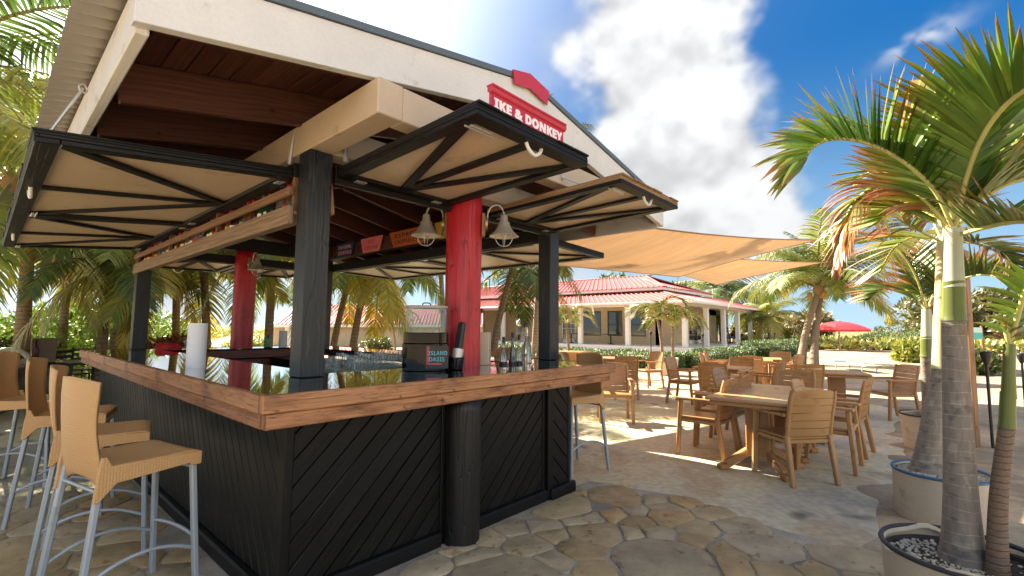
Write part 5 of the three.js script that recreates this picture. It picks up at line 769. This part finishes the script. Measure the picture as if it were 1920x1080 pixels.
const A2 = at(1532, 450, { d: 14.4 }), A3 = at(1272, 519, { d: 14.2 }), B2 = at(1545, 492, { d: 19.5 }), B3 = at(1343, 534, { d: 21 });
const sA = sail('large orange shade sail stretched from the bar roof over the tables', [V(4.35, 2.86, -.95), A2, A3, V(4.35, 2.72, -4.3)], .10);
const sB = sail('smaller orange shade sail hanging lower behind the large one', [at(1290, 476, { d: 15 }), B2, B3, at(1130, 478, { d: 16 })], .10);
// leaning timber masts and their guy cables
const mastTop = V(8.3, 3.9, 2.0);
{ const a = at(1819, 838, { y: 0 }), b = at(1797, 470, { d: Math.hypot(a.x + .89, a.z - 2.324) * 1.01 }), m = obj('sail_mast', bar(V(a.x, -.1, a.z), b, .16, .16, .01), wood(lin(.46, .22, .08), .6)); tag(m, 'leaning orange-brown timber mast right of the stout palm trunk', 'post', 'timber masts of the sails');
  const a2 = at(1774, 826, { y: 0 }), b2 = at(1752, 485, { d: Math.hypot(a2.x + .89, a2.z - 2.324) * 1.02 }), m2 = obj('sail_mast', bar(V(a2.x, -.1, a2.z), b2, .17, .17, .01), wood(lin(.44, .2, .07), .6)); tag(m2, 'leaning orange-brown timber mast between the palm trunks', 'post', 'timber masts of the sails');
  tag(obj('sail_cable', rod(A2, b, .008, 6), M.cable), 'steel cable from the large sail corner to the leaning mast', 'cable'); tag(obj('sail_cable', rod(B2, b2, .008, 6), M.cable), 'steel cable from the smaller sail corner to the leaning mast', 'cable'); tag(obj('sail_cable', rod(A3, V(27.9, 3.3, -10), .008, 6), M.cable), 'steel cable from the large sail to the restaurant eave', 'cable'); tag(obj('sail_cable', rod(B3, V(28.2, 3.3, -9.2), .008, 6), M.cable), 'steel cable from the smaller sail to the restaurant corner', 'cable'); }
// ---------- torches, umbrella, sign board ----------
function torch(label, p, h, big = 1) { const t = thing('garden_torch', label, 'torch', [p.x, p.y || 0, p.z], 0, 'black garden torches'); obj('pole', rod(V(0, -.1, 0), V(0, h - .16, 0), .013 * big, 8), M.black, t); obj('torch_head', lathe([[0, h - .17], [.016, h - .165], [.03, h - .12], [.044, h - .05], [.046, h - .02], [.038, h], [0, h]], 14).scale(big, 1, big), M.black, t); obj('wick', tr(new THREE.CylinderGeometry(.01, .01, .02, 8), 0, h + .0105, 0), M.galv, t); }
{ const q = at(1862, 842, { y: 0 }), q2 = at(1811, 760, { y: 0 }); torch('black garden torch on the sand beside the young thin palm', q, 1.19, 1.25); torch('black garden torch on the sand behind the leaning masts', V(q2.x, 0, q2.z), 1.25, 1.15); torch('black garden torch leaning at the edge of the sand', at(1925, 790, { y: 0 }), 1.1, 1.3); }
[1220, 1317, 1365, 1391, 1415, 1441, 1452].forEach((u, k) => { const p = gnd(u, [22, 25.5, 29, 32, 34, 40, 41][k]); torch('black garden torch standing in the hedge before the restaurant porch', p, [1.35, 1.25, 1.3, 1.25, 1.35, 1.3, 1.3][k], 1.7); });
{
  const p = at(1575, 657, { y: 0 }), t = thing('beach_umbrella', 'red beach umbrella standing on the bright sand', 'umbrella', [p.x, 0, p.z]); obj('pole', rod(V(0, -.2, 0), V(0, 2.15, 0), .055, 8), std(lin(.6, .5, .38), .5), t);
  for (let k = 0; k < 8; k++) { const pos = [], idx = [], n = 6, m = 4; for (let i = 0; i <= n; i++) for (let j = 0; j <= m; j++) { const q = i / n, a = (k + j / m) / 8 * 2 * Math.PI, sc = 1 - .06 * Math.sin(Math.PI * j / m) * q, R = 2.05 * q * sc; pos.push(Math.cos(a) * R, 2.25 - .62 * q * q - .06 * q, Math.sin(a) * R); } for (let i = 0; i < n; i++) for (let j = 0; j < m; j++) { const a = i * (m + 1) + j, b = a + m + 1; idx.push(a, a + 1, b, b, a + 1, b + 1); } const g = geo(pos); g.setIndex(idx); g.computeVertexNormals(); g.setAttribute('uv', new THREE.BufferAttribute(new Float32Array(pos.length / 3 * 2), 2)); obj('canopy_panel', g, phy(lin(.66, .03, .04), .6, { transmission: .2, thickness: 0, side: THREE.DoubleSide }), t); const a = k / 8 * 2 * Math.PI; obj('rib', rod(V(0, 2.2, 0), V(Math.cos(a) * 2.0, 1.56, Math.sin(a) * 2.0), .012, 5), M.galv, t); const a2 = (k + .5) / 8 * 6.2832; obj('valance', tr(cb(1.42, .13, .012, .003), Math.cos(a2) * 1.83, 1.50, Math.sin(a2) * 1.83, 0, Math.PI / 2 - a2), std(lin(.62, .04, .04), .6), t); }
  obj('finial', tr(new THREE.SphereGeometry(.05, 8, 6), 0, 2.28, 0), M.plasticWhite, t);
  const s = at(1844, 669, { y: 0 }), S = thing('sign_board', 'pale turquoise information board on a post at the beach path', 'sign', [s.x, 0, s.z], -.85); obj('post', box(-.05, .05, -.1, 1.85, -.05, .05, .01), M.rail, S); const tx = dtex(64, 32, (u, v) => v > .55 ? [.72, .82, .80] : [.28, .66, .64]); obj('board', box(-1.25, -.04, 1.06, 1.76, .055, .09, .008), std(lin(1, 1, 1), .5, { map: rep(tx, 1 / 1.21, 1 / .7) }), S);
  // overturned lounger frame on the sand
  const f = at(1600, 690, { y: .1 }), l = thing('sun_lounger', 'low blue and grey sun lounger lying on the sand', 'sun lounger', [f.x, 0, f.z], .75); obj('rail', rod(V(-1, .24, -.28), V(.9, .24, -.28), .022), M.stoolLeg, l); obj('rail', rod(V(-1, .24, .28), V(.9, .24, .28), .022), M.stoolLeg, l); obj('bed', box(-1, .55, .245, .262, -.27, .27, .006), std(lin(.42, .40, .36), .7), l); obj('headrest', tr(cb(.22, .02, .5, .006), .66, .29, 0, 0, 0, .35), std(lin(.12, .16, .24), .7), l); for (const x of [-.8, .5]) for (const z of [-.26, .26]) obj('leg', rod(V(x, .24, z), V(x + .05, 0, z), .018), M.stoolLeg, l);
}
// ---------- restaurant ----------
{
  const t = thing('restaurant', 'long cream restaurant with red ribbed roof and white porch columns', 'building'), X0 = 28.3, Z0 = -9.3, FL = .36;
  const B = (n, m, ...a) => obj(n, box(...a), m, t);
  B('platform', M.trim, X0 - .5, 49.5, -.2, FL, Z0 + .5, -34, .03);
  // body walls with openings: piers and lintels along x = 31
  const WX = 31, WZ = -12.2, toZ = (u) => at(u, 615, { x: WX }).z, toX = (u) => at(u, 615, { z: WZ }).x;
  const ops = [[1181, 1211, 'w'], [1139, 1167, 'w'], [1090, 1127, 'b'], [1053, 1079, 'd'], [968, 986, 'd'], [1240, 1262, 'd']].map(([a, b, k]) => [toZ(a), toZ(b), k]).sort((p, q) => q[1] - p[1]);
  let z = WZ - .3; const wallP = (z0, z1, y0, y1) => { if (Math.abs(z0 - z1) > .02) B('wall', M.wallInner, WX, WX + .25, y0, y1, z0, z1, .004); };
  const frame = (n, mat, pane, cx, cy, cz, w, h, turn, kind) => {   // window or door leaf: frame with bars and panes
    const f = obj(n, [box(-w / 2, w / 2, h / 2 - .09, h / 2, -.03, .03, .004), box(-w / 2, w / 2, -h / 2, -h / 2 + (kind === 'd' ? .3 : .08), -.03, .03, .004), box(-w / 2, -w / 2 + .09, -h / 2 + .08, h / 2 - .09, -.03, .03, .004), box(w / 2 - .09, w / 2, -h / 2 + .08, h / 2 - .09, -.03, .03, .004), ...(kind === 'd' ? [1, 2, 3, 4].map(k => box(-w / 2 + .09, w / 2 - .09, -h / 2 + .3 + k * (h - .39) / 5 - .015, -h / 2 + .3 + k * (h - .39) / 5 + .015, -.02, .02, .003)).concat([0, 1].map(k => box(-w / 6 + k * w / 3 - .014, -w / 6 + k * w / 3 + .014, -h / 2 + .3, h / 2 - .09, -.018, .018, .003))) : kind === 'w' ? [box(-w / 2 + .09, w / 2 - .09, -.12, -.05, -.02, .02, .003)] : [])], mat, t);
    obj('pane', box(-w / 2 + .05, w / 2 - .05, -h / 2 + .05, h / 2 - .05, -.006, .006, .001), pane, f); f.position.set(cx, cy, cz); f.rotation.y = turn; return f; };
  for (const [za, zb, k] of ops) { const hi = Math.max(za, zb), lo = Math.min(za, zb); wallP(z, hi, FL, 3.3); const y0 = k === 'd' ? FL : .95, y1 = 2.85; if (y0 > FL) wallP(hi, lo, FL, y0); wallP(hi, lo, y1, 3.3); const ww = Math.abs(za - zb); frame(k === 'd' ? 'french_door' : 'window', k === 'd' ? M.trim : M.darkFrame, M.winGlass, WX + .06, (y0 + y1) / 2, (za + zb) / 2, ww, y1 - y0, -Math.PI / 2, k); z = lo; }
  wallP(z, -33.5, FL, 3.3); B('wall', M.wall, 29.2, WX, FL, 3.1, -27.6, -33.5, .01);
  // wall along z = -12.2
  const opx = [[1292, 1316, 'd'], [1331, 1343, 'b']].map(([a, b, k]) => [toX(a), toX(b), k]); let x = WX; for (const [xa, xb, k] of opx) { B('wall', M.wallInner, x, xa, FL, 3.3, WZ, WZ - .25, .004); B('wall', M.wallInner, xa, xb, 2.75, 3.3, WZ, WZ - .25, .004); frame('french_door', M.trim, M.winGlass, (xa + xb) / 2, (FL + 2.75) / 2, WZ - .06, xb - xa, 2.75 - FL, 0, k === 'd' ? 'd' : 'b'); x = xb; } B('wall', M.wallInner, x, 39.5, FL, 3.3, WZ, WZ - .25, .004); B('wall', M.wall, 39.25, 39.5, FL, 3.3, WZ - .252, -33, .004); B('wall', M.wallInner, WX, 39.2, FL, 3.3, -33.2, -33.45, .004); B('ceiling', M.trim, X0, 49, 3.22, 3.26, Z0, -33.4, .004);
  { const d = frame('open_door', M.trim, M.winGlass, toX(1304), (FL + 2.7) / 2, WZ + .55, 1.05, 2.3, .35, 'd'); }
  // columns and beams of the porch
  const cols = [...[-9.3, -13.2, -17.0, -20.9, -24.7, -28.5].map(q => [X0, q]), ...[32.0, 35.5, 38.8, 42.2, 45.6, 48.6].map(q => [q, Z0]), ...[42.2, 45.6, 48.6].map(q => [q, -13.2])];
  for (const [cx, cz] of cols) { const c = B('column', M.trim, cx - .15, cx + .15, FL, 2.98, cz - .15, cz + .15, .02); obj('capital', box(cx - .19, cx + .19, 2.9, 2.985, cz - .19, cz + .19, .01), M.trim, c); }
  B('porch_beam', M.trim, X0 - .12, X0 + .12, 2.99, 3.24, Z0 + .12, -33.4, .01); B('porch_beam', M.trim, X0 + .13, 48.8, 2.99, 3.24, Z0 - .12, Z0 + .12, .01); B('porch_beam', M.trim, 41.9, 48.8, 2.99, 3.21, -13.32, -13.08, .01);
  B('gutter', M.trim, X0 - .78, X0 - .66, 3.10, 3.24, Z0 + .78, -34, .02); B('gutter', M.trim, X0 - .65, 49.3, 3.10, 3.24, Z0 + .66, Z0 + .78, .02);
  obj('downpipe', tube([V(27.7, 3.1, -15.6), V(27.72, 2.9, -15.6), V(27.9, 2.6, -15.65), V(28.1, 2.35, -15.75)], .06, 8), M.trim, t);
  // roofs: sloping sheets with standing seams
  const sheet = (n, q, seamDir, step) => { const g0 = geo([...q[0], ...q[1], ...q[2], ...q[0], ...q[2], ...q[3]]); g0.computeVertexNormals(); g0.setAttribute('uv', new THREE.BufferAttribute(new Float32Array(12), 2)); const s = obj(n, g0, M.roofRed, t); const a = V(...q[0]), b = V(...q[1]), c = V(...q[2]), d = V(...q[3]), L = a.distanceTo(b), N = Math.round(L / step), gs = []; for (let k = 0; k <= N; k++) { const p0 = a.clone().lerp(b, k / N), p1 = d.clone().lerp(c, k / N); if (seamDir) { } gs.push(norm(bar(p0.add(V(0, .03, 0)), p1.add(V(0, .03, 0)), .07, .06, .008))); } const m = obj('standing_seams', gs, M.roofRib, s); m.userData.kind = 'stuff'; };
  sheet('lower_roof', [[27.6, 3.22, -8.6], [27.6, 3.22, -34], [31.2, 4.22, -34], [31.2, 4.22, -12.2]].map(p => p), 1, .42); sheet('lower_roof', [[49.3, 3.22, -8.6], [27.6, 3.22, -8.6], [31.2, 4.22, -12.2], [46, 4.22, -12.2]], 1, .42);
  B('clerestory', M.trim, 31.1, 39.4, 4.0, 4.36, -12.3, -33.5, .01); B('upper_fascia', M.trim, 30.45, 30.6, 4.22, 4.42, -11.6, -33.9, .01); B('upper_fascia', M.trim, 30.61, 40, 4.22, 4.42, -11.6, -11.75, .01);
  sheet('upper_roof', [[30.4, 4.43, -11.5], [30.4, 4.43, -34], [35.2, 5.85, -34], [35.2, 5.85, -15.2]], 1, .42); sheet('upper_roof', [[40, 4.43, -11.5], [30.4, 4.43, -11.5], [34.2, 5.5, -15.2], [36.2, 5.5, -15.2]], 1, .42); sheet('upper_roof', [[40, 4.43, -34], [40, 4.43, -11.5], [35.2, 5.85, -15.2], [35.2, 5.85, -34]], 1, .42);
  obj('gablet', new THREE.ExtrudeGeometry(new THREE.Shape([[-1.1, 0], [1.1, 0], [0, .42]].map(p => new THREE.Vector2(...p))), { depth: .1, bevelEnabled: false }).translate(35.2, 5.46, -15.15), M.wall, t); B('ridge_cap', M.roofRib, 35.05, 35.35, 5.83, 5.9, -14.7, -34, .02);
  for (const [p, q] of [[V(30.4, 4.46, -11.5), V(34.4, 5.62, -15.2)], [V(27.6, 3.25, -8.6), V(31.2, 4.26, -12.2)]]) obj('hip_cap', bar(p, q, .3, .06, .02), M.roofRib, t);
  // dark furniture under the porch
  for (const [px2, pz] of [[30, -15.5], [30, -19], [30.2, -22], [44, -10.8], [41, -10.6]]) { const f = thing('porch_table', 'dark table under the restaurant porch behind the white columns', 'table', [px2, FL, pz], 0, 'tables under the porch'); obj('tabletop', box(-.5, .5, .7, .745, -.5, .5, .01), M.black, f); obj('pedestal', rod(V(0, 0, 0), V(0, .7, 0), .05), M.black, f); obj('base', lathe([[0, 0], [.28, 0], [.26, .03], [.05, .06], [0, .06]], 16), M.black, f); }
  [[43.0, -11.4, 'patron in a blue shirt sitting under the porch', lin(.16, .22, .42), .4], [44.6, -11.3, 'patron in a brown top sitting under the porch', lin(.30, .14, .07), -.5]].forEach(([px2, pz, l, c, turn]) => {
    const f = thing('person', l, 'person', [px2, FL, pz], turn), sk = std(lin(.42, .25, .17), .6), cl = std(c, .8), J = []; const cap = (a, b, ra, rb2) => J.push([V(...a), V(...b), ra, rb2]);
    cap([0, .5, 0], [0, .98, -.03], .16, .17); cap([-.17, .95, -.02], [-.25, .68, .08], .06, .05); cap([.17, .95, -.02], [.25, .68, .08], .06, .05); cap([-.25, .68, .08], [-.14, .74, .32], .048, .04); cap([.25, .68, .08], [.14, .74, .32], .048, .04); cap([-.1, .48, .03], [-.12, .5, .46], .09, .07); cap([.1, .48, .03], [.12, .5, .46], .09, .07); cap([-.12, .48, .46], [-.12, .06, .44], .06, .045); cap([.12, .48, .46], [.12, .06, .44], .06, .045); cap([0, .98, -.02], [0, 1.14, 0], .055, .055);
    const g = J.map(([a, b, ra, rb2]) => { const d = b.clone().sub(a), L = d.length(), q = new THREE.CapsuleGeometry((ra + rb2) / 2, L, 6, 12); q.applyQuaternion(new THREE.Quaternion().setFromUnitVectors(V(0, 1, 0), d.normalize())); return q.translate((a.x + b.x) / 2, (a.y + b.y) / 2, (a.z + b.z) / 2); }); obj('body', g, cl, f); const hd = obj('head', new THREE.SphereGeometry(.105, 16, 12).scale(.86, 1.12, 1).translate(0, 1.24, .02), sk, f); obj('hair', new THREE.SphereGeometry(.112, 16, 10, 0, 6.283, 0, 1.7).scale(.9, 1.05, 1.02).translate(0, 1.27, -.012), std(lin(.05, .03, .02), .7), f);
    const pc = thing('porch_chair', 'dark chair under the porch holding the ' + l.split(' sitting')[0], 'chair', [px2, FL, pz], turn, 'chairs under the porch'); obj('seat', box(-.24, .24, .36, .395, -.2, .26, .01), M.black, pc); obj('backrest', box(-.22, .22, .5, .9, -.26, -.23, .01), M.black, pc); for (const qx of [-.21, .21]) { obj('leg', box(qx - .02, qx + .02, 0, .359, .2, .24, .005), M.black, pc); obj('leg', box(qx - .02, qx + .02, 0, .9, -.228, -.201, .005), M.black, pc); }
  });
  const gl = thing('globe_lamp', 'white globe lamp on a thin post in front of the porch', 'lamp', [0, 0, 0]); const gp = gnd(975, 26), gy = at(975, 605, { d: 26 }).y; gl.position.copy(gp); obj('globe', tr(new THREE.SphereGeometry(.21, 20, 14), 0, gy, 0), M.plasticWhite, gl); obj('post', rod(V(0, -.1, 0), V(0, gy - .2, 0), .03), M.black, gl);
}
// ---------- red roofed house behind the grove ----------
{
  const t = thing('house', 'low cream house with red ribbed roof behind the leaning palms', 'building'), e = [[512, 38], [905, 38]].map(([u, d]) => at(u, 609, { d })), r = [[560, 42.5], [905, 42.5]].map(([u, d]) => at(u, 572, { d }));
  const wl = (a, b, y0, y1, w) => bar(V(a.x, (y0 + y1) / 2, a.z), V(b.x, (y0 + y1) / 2, b.z), w, y1 - y0, .01); const inn = (p) => { const d = V(p.x + .89, 0, p.z - 2.3).normalize(); return p.clone().addScaledVector(d, .7); };
  obj('wall', wl(inn(e[0]), inn(e[1]), -.3, e[0].y + .02, .3), M.wall, t); const pol = (a, b, c, d) => { const g = geo([a, b, c, a, c, d].flatMap(p => [p.x, p.y, p.z])); g.computeVertexNormals(); g.setAttribute('uv', new THREE.BufferAttribute(new Float32Array(12), 2)); return g; };
  const rf = obj('roof', pol(e[0], e[1], r[1], r[0]), M.roofRed, t), gs = []; for (let k = 0; k <= 60; k++) gs.push(norm(bar(e[0].clone().lerp(e[1], k / 60).add(V(0, .03, 0)), r[0].clone().lerp(r[1], k / 60).add(V(0, .03, 0)), .07, .06, .01))); obj('standing_seams', gs, M.roofRib, rf).userData.kind = 'stuff';
  const bk = r.map((p, i) => p.clone().add(p.clone().sub(e[i]).setY(0)).setY(e[i].y)); obj('roof', pol(r[0], r[1], bk[1], bk[0]), M.roofRed, t); const hp = geo([e[0], r[0], bk[0]].flatMap(p => [p.x, p.y, p.z])); hp.computeVertexNormals(); hp.setAttribute('uv', new THREE.BufferAttribute(new Float32Array(6), 2)); obj('roof_hip', hp, M.roofRed, t); obj('hip_cap', bar(e[0], r[0], .25, .08, .02), M.trim, t); obj('eave_board', bar(e[0].clone().add(V(0, -.08, 0)), e[1].clone().add(V(0, -.08, 0)), .08, .2, .01), M.trim, t);
  const d0 = inn(at(548, 625, { d: 37.3 })), dr = obj('door', box(-.5, .5, 0, 1.5, -.05, .05, .01), M.trim, t); dr.position.set(d0.x, 0, d0.z); dr.rotation.y = Math.atan2(e[1].x - e[0].x, e[1].z - e[0].z) - Math.PI / 2;
}
// ---------- left background: granite counter, white chair, black furniture ----------
{
  const t = thing('granite_counter', 'granite topped counter with black base beyond the bar stools', 'counter', [.33, 0, -10.9], 0); // local +x runs along the front edge
  t.rotation.y = Math.atan2(-.935, -.355); obj('top', box(0, 3.6, .70, .75, 0, .95, .012), M.granite, t); obj('base', box(.12, 3.5, .081, .699, .12, .8, .01), M.blackPaint[2], t); obj('plinth', box(.10, 3.52, 0, .08, .09, .82, .01), M.blackPaint[0], t);
  const mh = at(82, 653, { d: 12.3 }), m = obj('menu_stand', box(-.17, .17, 0, .42, -.06, .06, .01), std(lin(.22, .16, .13), .7)); m.position.set(mh.x, .751, mh.z); tag(m, 'brown menu stand on the granite counter', 'menu stand');
  const bt = thing('sauce_bottle', 'dark sauce bottle beside the brown menu stand', 'bottle', [at(66, 653, { d: 12.2 }).x, .751, at(66, 653, { d: 12.2 }).z]); obj('glass_body', lathe([[0, 0], [.05, 0], [.05, .22], [.02, .30], [.02, .36], [0, .36]], 12), phy(lin(.12, .02, .02), .15), bt); obj('cap', new THREE.CylinderGeometry(.024, .024, .04, 10), M.black, bt).position.y = .38;
  const wc = gnd(20, 13.6), w = thing('white_chair', 'white plastic chair behind the granite counter', 'chair', [wc.x, 0, wc.z], .3); obj('backrest', new THREE.TorusGeometry(.34, .05, 8, 24, Math.PI).scale(1, .9, 1).translate(0, .62, 0), M.plasticWhite, w); obj('back_panel', box(-.3, .3, .45, .72, -.02, .02, .02), M.plasticWhite, w); obj('seat', box(-.3, .3, .4, .44, 0, .5, .02), M.plasticWhite, w); for (const x of [-.27, .27]) for (const z of [.02, .46]) obj('leg', box(x - .025, x + .025, 0, .4, z - .025, z + .025, .005), M.plasticWhite, w);
  // black tables and chairs
  const bl = (label, u, d, turn) => { const p = gnd(u, d), f = thing('black_chair', label, 'chair', [p.x, 0, p.z], turn, 'black chairs beyond the bar'); obj('seat', box(-.22, .22, .43, .46, -.22, .22, .01), M.black, f); for (let k = 0; k < 4; k++) obj('back_slat', box(-.2, .2, .55 + k * .1, .61 + k * .1, -.24, -.215, .004), M.black, f); for (const x of [-.2, .2]) for (const z of [-.225, .2]) obj('leg', rod(V(x, 0, z), V(x, z < 0 ? .95 : .43, z), .016, 8), M.black, f); };
  bl('black metal chair beyond the end of the bar counter', 140, 13, .6); bl('black metal chair beside the black table beyond the bar', 172, 14.2, 2.6);
  const q = gnd(162, 12.2), b = thing('black_table', 'black square table beyond the end of the bar counter', 'table', [q.x, 0, q.z], .4); obj('tabletop', box(-.45, .45, .70, .74, -.45, .45, .01), M.black, b); for (const x of [-.4, .4]) for (const z of [-.4, .4]) obj('leg', rod(V(x, 0, z), V(x, .7, z), .022, 8), M.black, b);
}
renderer.render(scene, camera);
